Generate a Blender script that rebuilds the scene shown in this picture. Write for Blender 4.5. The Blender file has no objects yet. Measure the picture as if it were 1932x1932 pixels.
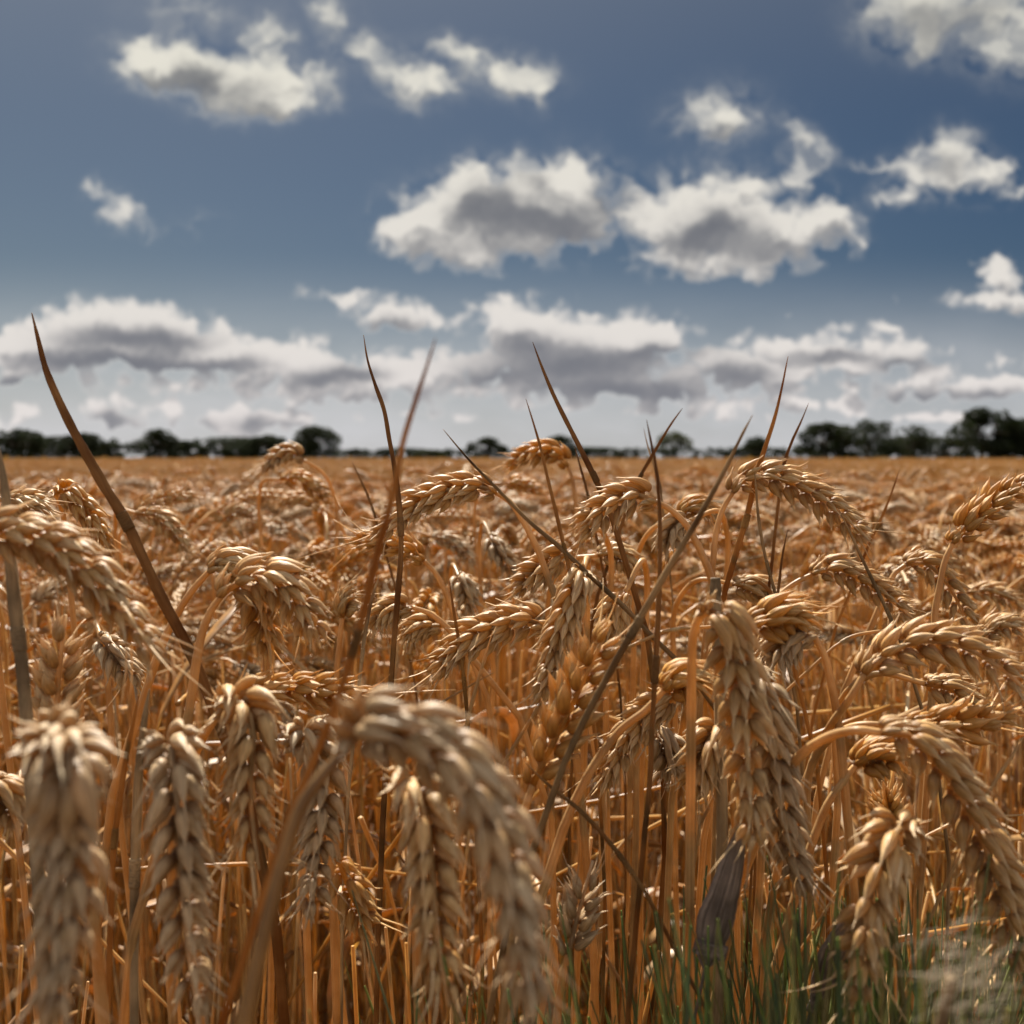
import bpy, math, random
import numpy as np

# ------------------------------------------------------------------ camera, sky, sun, exposure
W, F, HOR = 1932.0, 1855.0, 864.0            # photo measured at 1932 px, focal length in those px, horizon row
EYE = np.array([0.0, 0.0, 0.86])
PITCH = math.atan((W / 2 - HOR) / F)
FWD = np.array([0.0, math.cos(PITCH), -math.sin(PITCH)])
UPV = np.array([0.0, math.sin(PITCH), math.cos(PITCH)])
RGT = np.array([1.0, 0.0, 0.0])

def at(px, py, d):
    """point in the world seen at photo pixel (px, py), d metres ahead"""
    return EYE + d * (FWD + RGT * (px - W / 2) / F - UPV * (py - W / 2) / F)

def col_row(p):
    q = p - EYE
    d = q @ FWD
    return W / 2 + F * (q @ RGT) / d, W / 2 - F * (q @ UPV) / d, d

scene = bpy.context.scene
cam_d = bpy.data.cameras.new('camera')
cam = bpy.data.objects.new('camera', cam_d)
scene.collection.objects.link(cam)
cam.location = EYE
cam.rotation_euler = (math.pi / 2 - PITCH, 0, 0)
cam_d.sensor_width = 36.0
cam_d.lens = 36.0 * F / W
cam_d.clip_start = 0.01
cam_d.clip_end = 6000
cam_d.dof.use_dof = True
cam_d.dof.focus_distance = 0.39
cam_d.dof.aperture_fstop = 13.5
scene.camera = cam

SUN_EL, SUN_AZ = 50.0, -14.0                 # sun high in front of the camera, a little to the left
SUN_STRENGTH, SKY_STRENGTH = 5.0, 0.075
EXPOSURE = 1.52
scene.view_settings.view_transform = 'Standard'
scene.view_settings.look = 'None'
scene.view_settings.gamma = 1.0
scene.view_settings.exposure = EXPOSURE
scene.render.engine = 'CYCLES'
cy = scene.cycles
cy.max_bounces = 8; cy.diffuse_bounces = 3; cy.glossy_bounces = 2; cy.transmission_bounces = 6; cy.transparent_max_bounces = 8
cy.use_denoising = True
cy.sample_clamp_indirect = 8.0
cy.caustics_reflective = False; cy.caustics_refractive = False

sun_d = bpy.data.lights.new('sun', 'SUN')
sun_d.energy = SUN_STRENGTH
sun_d.angle = math.radians(0.55)
sun_d.color = (1.0, 0.93, 0.82)
sun = bpy.data.objects.new('sun', sun_d)
scene.collection.objects.link(sun)
sun.location = (0, 0, 30)
sun.rotation_euler = (math.radians(90 - SUN_EL), 0, math.radians(180 - SUN_AZ))

CLOUD_DARK_LOW, CLOUD_DARK_HIGH = (.80, .83, .98), (.68, .71, .78)
CLOUD_LIT_LOW, CLOUD_LIT_HIGH = (3.65, 3.42, 3.32), (3.75, 3.60, 3.15)
SKY_TINT_LEFT, SKY_TINT_RIGHT = (.146, .150, .150), (.078, .099, .120)
VEIL = (3.0, 3.0, 3.12)

# clouds: (column, row, half width, half height, weight) of soft lumps, measured in the photo and set on the sky by direction
CLOUDS = [
 (275,118,62,34,.9),(350,125,85,46,1),(430,150,85,48,1),(500,175,60,48,1),(545,198,40,24,.7),(455,190,60,30,.8),
 (497,62,40,38,.62),(525,105,26,48,.5),(595,146,42,24,.62),
 (618,22,30,36,.6),(640,60,32,32,.6),(695,100,46,28,.66),(752,135,50,30,.72),(815,158,50,28,.85),(780,185,60,24,.5),(350,18,90,36,.35),
 (832,88,44,20,.7),(885,107,46,24,.8),(945,135,52,26,.9),(1000,163,54,30,1),(1028,190,26,26,.7),
 (1355,220,78,46,1.1),
 (1504,228,24,24,.5),(1525,265,32,26,.6),(1550,288,26,24,.6),(1512,335,38,34,.72),(1490,300,22,36,.35),
 (1710,30,84,56,.95),(1815,12,96,46,.95),(1742,78,44,34,.8),(1895,112,72,46,.7),(1925,50,60,56,.6),
 (1800,282,56,36,.9),(1760,335,82,44,1),(1850,330,60,30,.6),(1900,362,46,28,.6),(1690,378,44,18,.6),(1660,314,64,10,.45),(1905,300,44,12,.4),
 (775,425,70,46,.95),(850,395,90,62,1),(890,340,48,38,1),(955,400,110,62,1.1),(1045,335,74,46,1),(1102,365,72,54,1.05),(1055,430,95,48,1),(900,478,44,30,.8),(850,460,90,34,.7),(1010,468,60,24,.6),
 (1262,424,74,50,.9),(1320,380,110,54,1),(1400,430,120,66,1.1),(1500,430,90,44,.95),(1568,410,36,34,.8),(1245,478,84,40,.8),(1410,490,120,28,.8),(1340,518,52,16,.55),(1425,518,26,20,.6),(1410,338,54,26,.5),
 (1872,505,66,32,.75),(1915,535,54,32,.75),(1840,562,52,20,.6),(1920,570,50,22,.7),
 (40,648,64,38,.9),(135,615,84,42,1),(232,612,110,44,1.1),(330,625,90,46,1),(290,672,140,36,1),(140,665,110,36,.9),(430,668,110,34,.9),(20,722,50,24,.8),
 (592,675,76,42,1),(645,705,110,30,.8),(490,695,80,26,.7),(340,725,150,18,.5),
 (645,555,84,16,.7),(728,590,96,26,.9),(765,605,60,22,.8),
 (955,600,84,36,1),(1050,625,130,54,1.1),(1180,645,120,44,1),(990,685,190,44,1),(1235,632,74,18,.7),(1150,722,170,38,1.1),(1385,678,90,40,1),(1425,705,84,34,.9),(815,690,90,36,.9),(890,738,110,24,.7),(1270,742,70,20,.8),
 (1555,640,84,30,.75),(1698,668,66,42,1),(1730,735,96,28,.9),(1865,732,84,22,.85),(1570,672,70,16,.8),(1610,725,60,14,.6),
 (190,778,74,30,.85),(240,802,60,22,.7),(380,792,84,26,.8),(470,790,60,34,.85),(420,815,120,16,.5),
 (188,362,34,20,.62),(232,398,44,28,.72),(380,410,60,24,.25),(1090,770,80,14,.55),(1330,785,70,12,.5),(1520,760,90,12,.5),(1690,785,90,12,.5),(700,780,120,14,.45),
 (60,772,50,18,.7),(-10,800,60,20,.7),(560,795,54,16,.65),(700,748,64,15,.6),(985,765,64,14,.6),(1205,778,70,12,.55),(1450,795,54,12,.5),(1850,795,64,13,.55),
 (1905,682,44,17,.7),(1625,692,44,15,.65),(1505,702,54,15,.65),(1780,700,50,16,.6),(1470,650,40,16,.5),(1460,585,36,12,.45),(560,740,90,22,.75),(720,720,80,24,.8),(1480,735,80,20,.75),(1600,690,80,22,.8),(1800,665,60,22,.7),(1900,725,60,20,.75),(1560,770,90,16,.65),(1750,785,90,15,.65),(60,690,80,20,.7),(880,785,90,14,.6),(1380,765,80,15,.65),(300,765,70,16,.6),(1640,610,60,14,.45),(1700,560,40,12,.35),(300,440,80,20,.22),(610,180,60,30,.3),(1620,470,60,20,.25),
]
# thick cores that the sun does not get through
CORES = [(378,152,34,22,1.1),(300,160,40,16,.4),(455,170,40,20,.4),(905,385,44,30,.9),(965,415,64,24,1.0),(1060,432,80,24,1.0),(1155,372,34,30,.9),(1010,350,26,22,.5),(1340,432,62,28,1.3),(1255,455,60,20,.35),(1430,470,70,20,.35),
 (225,640,96,18,.9),(330,645,60,18,.7),(240,688,130,15,1.1),(90,680,60,16,.5),(440,690,60,12,.6),(1000,655,60,22,.6),(1090,690,150,26,1.0),(1180,735,150,18,1.1),(930,715,60,18,.7),(1240,665,90,14,.5),(1390,706,70,16,.9),(1270,750,60,10,.8),
 (1702,688,50,14,1.0),(1735,748,70,13,1.1),(1868,742,60,10,.9),(1560,672,80,11,1.0),(22,726,34,15,1.1),(612,708,60,15,.9),(690,712,40,12,.6),(205,796,50,13,.8),(240,812,40,10,.7),(370,805,40,14,.8),(480,800,34,16,.8),
 (735,612,60,11,.7),(1740,40,60,30,.55),(1850,20,50,24,.5),(1790,310,34,22,.45),(1355,250,50,16,.3),(560,805,40,10,.6)]

def build_world():
    w = bpy.data.worlds.new('World')
    scene.world = w
    w.use_nodes = True
    w.cycles.sampling_method = 'MANUAL'
    w.cycles.sample_map_resolution = 512
    nt = w.node_tree
    nt.nodes.clear()
    def new(tree, kind, **kw):
        n = tree.nodes.new(kind)
        for k, v in kw.items(): setattr(n, k, v)
        return n
    # --- cloud thickness as a function of direction (gnomonic coordinates east/north, up/north)
    def lumps(name, rows, grow):
        g = bpy.data.node_groups.new(name, 'ShaderNodeTree')
        g.interface.new_socket(name='Vector', in_out='INPUT', socket_type='NodeSocketVector')
        g.interface.new_socket(name='Value', in_out='OUTPUT', socket_type='NodeSocketFloat')
        gi, go = new(g, 'NodeGroupInput'), new(g, 'NodeGroupOutput')
        acc = None
        for (cx, cyy, rx, ry, amp) in rows:
            q = at(cx, cyy, 1.0) - EYE
            u, v = q[0] / q[1], q[2] / q[1]
            s = 1.0 / q[1] / F
            rx, ry = rx * s * grow, ry * s * grow
            ma = new(g, 'ShaderNodeVectorMath', operation='MULTIPLY_ADD')
            ma.inputs[1].default_value = (1 / rx, 1 / ry, 0)
            ma.inputs[2].default_value = (-u / rx, -v / ry, 0)
            g.links.new(gi.outputs[0], ma.inputs[0])
            dt = new(g, 'ShaderNodeVectorMath', operation='DOT_PRODUCT')
            g.links.new(ma.outputs[0], dt.inputs[0]); g.links.new(ma.outputs[0], dt.inputs[1])
            pw = new(g, 'ShaderNodeMath', operation='POWER')
            pw.inputs[0].default_value = 0.30
            g.links.new(dt.outputs['Value'], pw.inputs[1])
            ad = new(g, 'ShaderNodeMath', operation='MULTIPLY_ADD')
            g.links.new(pw.outputs[0], ad.inputs[0])
            ad.inputs[1].default_value = amp
            if acc is None: ad.inputs[2].default_value = 0.0
            else: g.links.new(acc, ad.inputs[2])
            acc = ad.outputs[0]
        g.links.new(acc, go.inputs[0])
        return g
    g = lumps('cloud_thickness', CLOUDS, 1.03)
    g_core = lumps('cloud_cores', CORES, 1.1)

    L = nt.links.new
    def math_(op, a, b=None, c=None, clamp=False):
        n = new(nt, 'ShaderNodeMath', operation=op); n.use_clamp = clamp
        for i, x in enumerate((a, b, c)):
            if x is None: continue
            if isinstance(x, (int, float)): n.inputs[i].default_value = x
            else: L(x, n.inputs[i])
        return n.outputs[0]
    def vmath(op, a, b=None):
        n = new(nt, 'ShaderNodeVectorMath', operation=op)
        for i, x in enumerate((a, b)):
            if x is None: continue
            if isinstance(x, tuple): n.inputs[i].default_value = x
            else: L(x, n.inputs[i])
        return n.outputs[0]
    def noise(vec, scale, detail, rough=0.55):
        n = new(nt, 'ShaderNodeTexNoise')
        n.inputs['Scale'].default_value = scale; n.inputs['Detail'].default_value = detail; n.inputs['Roughness'].default_value = rough
        L(vec, n.inputs['Vector'])
        return n
    def mix(f, a, b):
        n = new(nt, 'ShaderNodeMix', data_type='RGBA')
        for i, x in ((0, f), (6, a), (7, b)):
            if isinstance(x, (int, float)): n.inputs[i].default_value = x
            elif isinstance(x, tuple): n.inputs[i].default_value = (*x, 1)
            else: L(x, n.inputs[i])
        return n.outputs[2]
    tc = new(nt, 'ShaderNodeTexCoord')
    sx = new(nt, 'ShaderNodeSeparateXYZ'); L(tc.outputs['Generated'], sx.inputs[0])
    ay = math_('MAXIMUM', math_('ABSOLUTE', sx.outputs[1]), 0.02)
    u = math_('DIVIDE', sx.outputs[0], ay); v = math_('DIVIDE', sx.outputs[2], ay)
    cb = new(nt, 'ShaderNodeCombineXYZ'); L(u, cb.inputs[0]); L(v, cb.inputs[1])
    p = cb.outputs[0]
    n1 = noise(p, 16, 3); n2 = noise(p, 55, 3)
    w1 = vmath('MULTIPLY', vmath('SUBTRACT', n1.outputs['Color'], (.5, .5, .5)), (.060, .045, 0))
    w2 = vmath('MULTIPLY', vmath('SUBTRACT', n2.outputs['Color'], (.5, .5, .5)), (.026, .022, 0))
    sc_ = new(nt, 'ShaderNodeMapRange'); L(v, sc_.inputs[0])
    sc_.inputs[1].default_value = .03; sc_.inputs[2].default_value = .26; sc_.inputs[3].default_value = .38; sc_.inputs[4].default_value = 1.0
    scn = new(nt, 'ShaderNodeVectorMath', operation='SCALE'); L(vmath('ADD', w1, w2), scn.inputs[0]); L(sc_.outputs[0], scn.inputs['Scale'])
    pw = vmath('ADD', p, scn.outputs[0])
    def thick(vec, tree=None):
        n = new(nt, 'ShaderNodeGroup'); n.node_tree = tree or g
        L(vec, n.inputs[0]); return n.outputs[0]
    d0 = thick(pw)
    up = (-.004, .018, 0)
    d1 = thick(vmath('ADD', pw, up))
    lowr = new(nt, 'ShaderNodeMapRange'); L(v, lowr.inputs[0]); lowr.inputs[1].default_value = .15; lowr.inputs[2].default_value = .34
    def puff(vec):
        big = noise(vec, 30, 2, .55).outputs['Fac']
        fine = noise(vec, 85, 2, .6).outputs['Fac']
        vo = new(nt, 'ShaderNodeTexVoronoi', feature='SMOOTH_F1'); vo.inputs['Scale'].default_value = 34; vo.inputs['Smoothness'].default_value = .35
        vo.inputs['Detail'].default_value = 1.0; vo.inputs['Roughness'].default_value = .45; vo.inputs['Lacunarity'].default_value = 2.3
        L(vec, vo.inputs['Vector'])
        bil = math_('MULTIPLY', math_('SUBTRACT', .58, vo.outputs['Distance']), math_('MULTIPLY_ADD', lowr.outputs[0], -.75, 1.25))     # rounded heads
        return math_('ADD', bil, math_('ADD', math_('MULTIPLY', math_('SUBTRACT', big, .5), 1.25), math_('MULTIPLY', math_('SUBTRACT', fine, .5), .45)))
    nz0 = puff(pw); nz1 = puff(vmath('ADD', pw, (-.002, .0065, 0)))
    near = new(nt, 'ShaderNodeMapRange', interpolation_type='SMOOTHSTEP'); L(d0, near.inputs[0])   # no stray puffs in the clear sky
    near.inputs[1].default_value = .0; near.inputs[2].default_value = .40
    nz0 = math_('MULTIPLY', nz0, near.outputs[0])
    d0n = math_('ADD', nz0, d0)
    d1n = math_('ADD', nz1, d1)
    width = math_('MULTIPLY_ADD', v, 2.3, 0.42)                       # high clouds are thinner at the rim
    a = math_('ADD', math_('DIVIDE', math_('SUBTRACT', d0n, math_('MULTIPLY_ADD', lowr.outputs[0], .08, .46)), width), .5, clamp=True)
    mr = new(nt, 'ShaderNodeMapRange', interpolation_type='SMOOTHSTEP'); L(a, mr.inputs[0])
    alpha = math_('MULTIPLY', mr.outputs[0], .96)
    # light that gets through the cloud above this point
    low = new(nt, 'ShaderNodeMapRange'); L(v, low.inputs[0]); low.inputs[1].default_value = .02; low.inputs[2].default_value = .40
    kk = math_('MULTIPLY_ADD', low.outputs[0], .30, -.70)
    tr = math_('POWER', 2.718, math_('MULTIPLY', math_('MAXIMUM', math_('SUBTRACT', d1n, .70), 0.0), kk))
    relief = math_('MULTIPLY_ADD', math_('SUBTRACT', d0n, d1n), .95, .50, clamp=True)
    tr = math_('MULTIPLY', tr, math_('MULTIPLY_ADD', relief, .75, .50), clamp=True)
    core = math_('MULTIPLY', thick(pw, g_core), math_('MULTIPLY_ADD', nz1, -.9, 1.25))
    tr = math_('MULTIPLY', tr, math_('POWER', 2.718, math_('MULTIPLY', math_('MAXIMUM', core, 0.0), -1.55)))
    tr = math_('MAXIMUM', tr, math_('MULTIPLY_ADD', mr.outputs[0], -1.5, 1.15, clamp=True))     # thin rims let the light through
    dark = mix(low.outputs[0], CLOUD_DARK_LOW, CLOUD_DARK_HIGH)
    lite = mix(low.outputs[0], CLOUD_LIT_LOW, CLOUD_LIT_HIGH)
    cloud = mix(tr, dark, lite)
    sky = new(nt, 'ShaderNodeTexSky', sky_type='NISHITA')
    sky.sun_disc = False
    sky.sun_elevation = math.radians(SUN_EL)
    sky.sun_rotation = math.radians(SUN_AZ)
    sky.air_density = 1.0; sky.dust_density = 0.6; sky.ozone_density = 1.2
    tint = new(nt, 'ShaderNodeMix', data_type='RGBA', blend_type='MULTIPLY')
    tint.inputs[0].default_value = 1.0
    # darkened to deep blue ahead, kept brighter overhead and behind as added fill light
    rim = new(nt, 'ShaderNodeMapRange', interpolation_type='SMOOTHSTEP'); L(sx.outputs[2], rim.inputs[0])
    rim.inputs[1].default_value = .50; rim.inputs[2].default_value = .75
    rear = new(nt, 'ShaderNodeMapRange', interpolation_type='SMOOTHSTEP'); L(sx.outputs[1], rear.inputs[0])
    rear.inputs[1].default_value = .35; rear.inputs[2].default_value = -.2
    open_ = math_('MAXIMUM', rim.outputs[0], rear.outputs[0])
    side = new(nt, 'ShaderNodeMapRange'); L(u, side.inputs[0])
    side.inputs[1].default_value = -.5; side.inputs[2].default_value = .55
    deep = mix(side.outputs[0], SKY_TINT_LEFT, SKY_TINT_RIGHT)
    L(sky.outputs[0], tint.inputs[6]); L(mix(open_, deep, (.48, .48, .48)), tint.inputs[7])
    # veil of thin cirrus towards the horizon
    veil_n = noise(vmath('MULTIPLY', p, (1, 2.5, 1)), 5, 4).outputs['Fac']
    vr = new(nt, 'ShaderNodeMapRange', interpolation_type='SMOOTHSTEP'); L(v, vr.inputs[0])
    vr.inputs[1].default_value = .215; vr.inputs[2].default_value = .0; vr.inputs[3].default_value = 0; vr.inputs[4].default_value = .85
    veil = math_('MULTIPLY', vr.outputs[0], math_('MULTIPLY_ADD', veil_n, .9, .45), clamp=True)
    base = mix(veil, tint.outputs[2], VEIL)
    # unseen bright broken cloud added behind the camera to raise the fill light
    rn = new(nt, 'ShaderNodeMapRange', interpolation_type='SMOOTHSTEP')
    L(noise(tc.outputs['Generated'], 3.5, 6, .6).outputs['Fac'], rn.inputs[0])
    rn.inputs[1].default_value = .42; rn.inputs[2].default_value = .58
    rear_fill = math_('MULTIPLY', rn.outputs[0], rear.outputs[0])
    fin = mix(rear_fill, mix(alpha, base, cloud), (4.4, 4.2, 4.0))
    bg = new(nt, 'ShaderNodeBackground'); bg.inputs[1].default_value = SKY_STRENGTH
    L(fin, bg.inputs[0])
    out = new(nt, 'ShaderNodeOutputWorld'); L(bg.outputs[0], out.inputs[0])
build_world()

# ------------------------------------------------------------------ mesh helpers
rng = np.random.default_rng(11)
COL = scene.collection

class MB:
    """collects vertices, quads, tris and per-vertex values along (real) and around (imaginary); build() links them as one mesh object"""
    def __init__(s): s.v, s.q, s.t, s.a, s.n = [], [], [], [], 0
    def add(s, v, q=None, t=None, a=None):
        v = np.asarray(v, float).reshape(-1, 3)
        if q is not None and len(q): s.q.append(np.asarray(q, np.int64) + s.n)
        if t is not None and len(t): s.t.append(np.asarray(t, np.int64) + s.n)
        s.v.append(v); s.a.append(np.zeros(len(v), complex) if a is None else np.asarray(a, complex)); s.n += len(v)
    def arrays(s):
        v = np.concatenate(s.v) if s.v else np.zeros((0, 3))
        q = np.concatenate(s.q) if s.q else np.zeros((0, 4), np.int64)
        t = np.concatenate(s.t) if s.t else np.zeros((0, 3), np.int64)
        return v, q, t, np.concatenate(s.a) if s.a else np.zeros(0, complex)
    def add_arrays(s, arr): s.add(arr[0], arr[1], arr[2], arr[3])
    def mesh(s, name, mats, origin=(0, 0, 0), smooth=True):
        v, q, t, a = s.arrays()
        me = bpy.data.meshes.new(name)
        nq, ntr = len(q), len(t)
        me.vertices.add(len(v))
        me.vertices.foreach_set('co', (v - np.asarray(origin)).astype(np.float32).ravel())
        me.loops.add(nq * 4 + ntr * 3)
        me.loops.foreach_set('vertex_index', np.concatenate([q.ravel(), t.ravel()]).astype(np.int32))
        me.polygons.add(nq + ntr)
        me.polygons.foreach_set('loop_start', np.concatenate([np.arange(nq) * 4, nq * 4 + np.arange(ntr) * 3]).astype(np.int32))
        me.polygons.foreach_set('use_smooth', np.full(nq + ntr, smooth))
        at_ = me.attributes.new('along', 'FLOAT', 'POINT')
        at_.data.foreach_set('value', a.real.astype(np.float32))
        ar_ = me.attributes.new('around', 'FLOAT', 'POINT')
        ar_.data.foreach_set('value', a.imag.astype(np.float32))
        for m in (mats if isinstance(mats, (list, tuple)) else [mats]): me.materials.append(m)
        me.update(calc_edges=True)
        return me
    def build(s, name, mats, parent=None, origin=(0, 0, 0), smooth=True):
        o = bpy.data.objects.new(name, s.mesh(name, mats, origin, smooth))
        COL.objects.link(o)
        if parent is not None: o.parent = parent
        else: o.location = origin
        return o

def tag(o, label=None, cat=None, group=None, kind=None):
    if label: o['label'] = label
    if cat: o['category'] = cat
    if group: o['group'] = group
    if kind: o['kind'] = kind
    return o

def thing(name, loc, label, cat, group=None):
    o = bpy.data.objects.new(name, None)
    o.empty_display_size = 0.02
    COL.objects.link(o); o.location = loc
    return tag(o, label, cat, group)

def unit(v): return v / np.maximum(np.linalg.norm(v, axis=-1, keepdims=True), 1e-12)

def catmull(pts, per=10):
    """smooth curve through points; tangents weighted by chord length so long steps do not overshoot"""
    p = np.asarray(pts, float)
    h = np.maximum(np.linalg.norm(np.diff(p, axis=0), axis=1), 1e-6)
    sl = np.diff(p, axis=0) / h[:, None]
    m = np.empty_like(p)
    m[0], m[-1] = sl[0], sl[-1]
    for i in range(1, len(p) - 1):
        m[i] = (sl[i - 1] * h[i] + sl[i] * h[i - 1]) / (h[i - 1] + h[i])
    out = []
    t = np.linspace(0, 1, per, endpoint=False)[:, None]
    for i in range(len(p) - 1):
        out.append((2*t**3 - 3*t**2 + 1) * p[i] + (t**3 - 2*t**2 + t) * h[i] * m[i] + (3*t**2 - 2*t**3) * p[i + 1] + (t**3 - t**2) * h[i] * m[i + 1])
    out.append(p[-1:])
    return np.vstack(out)

def resample(c, n):
    s = np.concatenate([[0], np.cumsum(np.linalg.norm(np.diff(c, axis=0), axis=1))])
    t = np.linspace(0, s[-1], n)
    return np.stack([np.interp(t, s, c[:, k]) for k in range(3)], 1), s[-1]

def frames(c, ref):
    """tangent and parallel-transported side vectors along a curve"""
    t = unit(np.gradient(c, axis=0))
    n = np.zeros_like(c)
    r = np.asarray(ref, float)
    r = r - (r @ t[0]) * t[0]
    if np.linalg.norm(r) < 1e-6: r = np.cross(t[0], [0.3, 0.9, 0.2])
    n[0] = unit(r)
    for i in range(1, len(c)):
        r = n[i - 1] - (n[i - 1] @ t[i]) * t[i]
        n[i] = unit(r)
    return t, n, np.cross(t, n)

def sweep(mb, c, rad, ns=8, ref=(1, 0, 0), flat=1.0, fold=0.0, twist=0.0, cap=True):
    """tube along c; flat < 1 makes a leaf-like section, fold bends it into a V"""
    c = np.asarray(c, float); n = len(c)
    t, N, B = frames(c, ref)
    rad = np.broadcast_to(np.asarray(rad, float), (n,))
    tw = np.linspace(0, twist, n)[:, None]
    N, B = N * np.cos(tw) + B * np.sin(tw), B * np.cos(tw) - N * np.sin(tw)
    ang = np.arange(ns) / ns * 2 * math.pi - math.pi / 2
    x = np.cos(ang); y = np.sin(ang) * flat + fold * np.abs(x)
    v = c[:, None, :] + rad[:, None, None] * (x[None, :, None] * N[:, None, :] + y[None, :, None] * B[:, None, :])
    i = np.arange(n - 1)[:, None] * ns; j = np.arange(ns)[None, :]; j2 = (j + 1) % ns
    q = np.stack([i + j, i + j2, i + ns + j2, i + ns + j], -1).reshape(-1, 4)
    vv = v.reshape(-1, 3); a = np.repeat(np.linspace(0, 1, n), ns) + 1j * np.tile(np.arange(ns) / ns, n)
    tr = []
    if cap:
        vv = np.vstack([vv, c[:1], c[-1:]]); a = np.concatenate([a, [0, 1]])
        b0, b1 = n * ns, n * ns + 1
        for k in range(ns):
            tr.append((b0, (k + 1) % ns, k)); tr.append((b1, (n - 1) * ns + k, (n - 1) * ns + (k + 1) % ns))
    mb.add(vv, q, tr, a)

# ------------------------------------------------------------------ wheat ear
def floret_template(rings, ns):
    zs = np.array(rings[0]); rs = np.array(rings[1])
    ang = np.arange(ns) / ns * 2 * math.pi - math.pi / 2
    v = []
    for z, r in zip(zs, rs):
        x = np.cos(ang) * r
        y = np.sin(ang) * r
        y = y * (1 + .30 * np.maximum(0, np.sin(ang))**3)
        v.append(np.stack([x, y, np.full(ns, z)], 1))
    v = np.vstack(v + [np.array([[0, 0, 0.0]]), np.array([[0, 0, 1.0]])])
    n = len(zs)
    q = [(i * ns + k, i * ns + (k + 1) % ns, (i + 1) * ns + (k + 1) % ns, (i + 1) * ns + k) for i in range(n - 1) for k in range(ns)]
    t = []
    for k in range(ns):
        t.append((n * ns, (k + 1) % ns, k)); t.append((n * ns + 1, (n - 1) * ns + k, (n - 1) * ns + (k + 1) % ns))
    aa = np.concatenate([np.repeat(zs, ns), [0, 1.0]]) + 1j * np.concatenate([np.tile(np.arange(ns) / ns, n), [.5, .5]])
    return v, np.array(q), np.array(t), aa
FL = {0: floret_template(([.02, .11, .26, .44, .62, .77, .88, .96], [.42, .80, 1.02, 1.03, .82, .52, .26, .10]), 10),
      1: floret_template(([.03, .25, .55, .80], [.45, .95, .92, .42]), 6),
      2: floret_template(([.30, .62], [1.0, .8]), 4)}

def spikelets(L, r, lod=0, fat=1.0, fan=1.0, dz=.0040, awn=1.0):
    """list of spikelets of an upright ear of length L; each is a list of (verts, quads, tris, along)"""
    out = []
    n = max(8, int(round(L / dz)))
    tv, tq, tt, ta = FL[lod]
    X, Y, Z = np.eye(3)
    for i in range(n):
        f = i / (n - 1)
        if lod == 0 and .1 < f < .9 and r.random() < .006: continue          # a lost spikelet
        size = min(1.0, .66 + f * 2.6) * (1 - .38 * max(0, (f - .55) / .45)) * r.uniform(.9, 1.08)
        side = 1 if i % 2 == 0 else -1
        z0 = f * (L - .011)
        last = i == n - 1
        sp = []
        if lod == 2: specs = [(-.5, 26, 0), (.5, 26, 0)]
        elif lod == 1: specs = [(-1, 46, 0), (1, 46, 0), (0, 48, .2)]
        else: specs = [(-1.2, 40, -.02), (1.2, 40, -.02), (-.62, 58, .10), (.62, 58, .10), (0, 54, .30)]
        for (k, lean, lift) in specs:
            if lod == 0 and abs(k) < .1 and r.random() < .25: continue
            lean = math.radians((lean + r.normal(0, 6)) * (.35 if last else 1.0)) * .80
            fa = math.radians((k * 24 * fan + r.normal(0, 5)))
            O = X * side if not last else X * .3 * side
            dr = unit(Z + math.tan(lean) * O * .9 + math.tan(fa) * Y)
            nr = O * .75 + Y * k * .75 + .001 * X
            nr = unit(nr - (nr @ dr) * dr)
            tg = np.cross(nr, dr)
            big = {0: 1.0, 1: 1.12, 2: 1.3}[lod]
            ln = .0090 * size * r.uniform(.88, 1.10) * fat
            wd = .00168 * size * fat * big * r.uniform(.84, 1.1); th = .00142 * size * fat * big
            o = X * side * .0013 * fat + Y * k * .00165 * fat * size + Z * (z0 + lift * .0105 * size)
            bend = -.0011 * size * r.uniform(.2, 1.3)
            zz = tv[:, 2]
            v = o + tv[:, :1] * wd * tg + (tv[:, 1:2] * th + bend * (zz[:, None]**2 * 2 - zz[:, None] * .8)) * nr + zz[:, None] * ln * dr
            sp.append((v, tq, tt, ta))
            if lod <= 1 and awn > 0:
                # beak or awn: thin bristle from the tip
                al = r.uniform(.0012, .0036) * awn
                if f > .84 and r.random() < .55: al = r.uniform(.004, .014) * awn
                elif r.random() < .03: al = r.uniform(.004, .008) * awn
                if lod == 1 and al < .004: continue
                tip = o + ln * .94 * dr + bend * 1.1 * nr
                m = 4
                s = np.linspace(0, 1, m)[:, None]
                cur = tip + s * al * (dr + .25 * s * (nr * r.uniform(-.7, 1) + tg * r.uniform(-.6, .6)))
                rr = np.linspace(.00034, .00007, m) * fat
                an = np.arange(3) * 2.094
                ring = cur[:, None, :] + rr[:, None, None] * (np.cos(an)[None, :, None] * tg + np.sin(an)[None, :, None] * nr)
                ii = np.arange(m - 1)[:, None] * 3; jj = np.arange(3)[None, :]
                qq = np.stack([ii + jj, ii + (jj + 1) % 3, ii + 3 + (jj + 1) % 3, ii + 3 + jj], -1).reshape(-1, 4)
                sp.append((ring.reshape(-1, 3), qq, np.array([(9, 10, 11)]), np.ones(m * 3)))
        out.append(sp)
    return out

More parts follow.
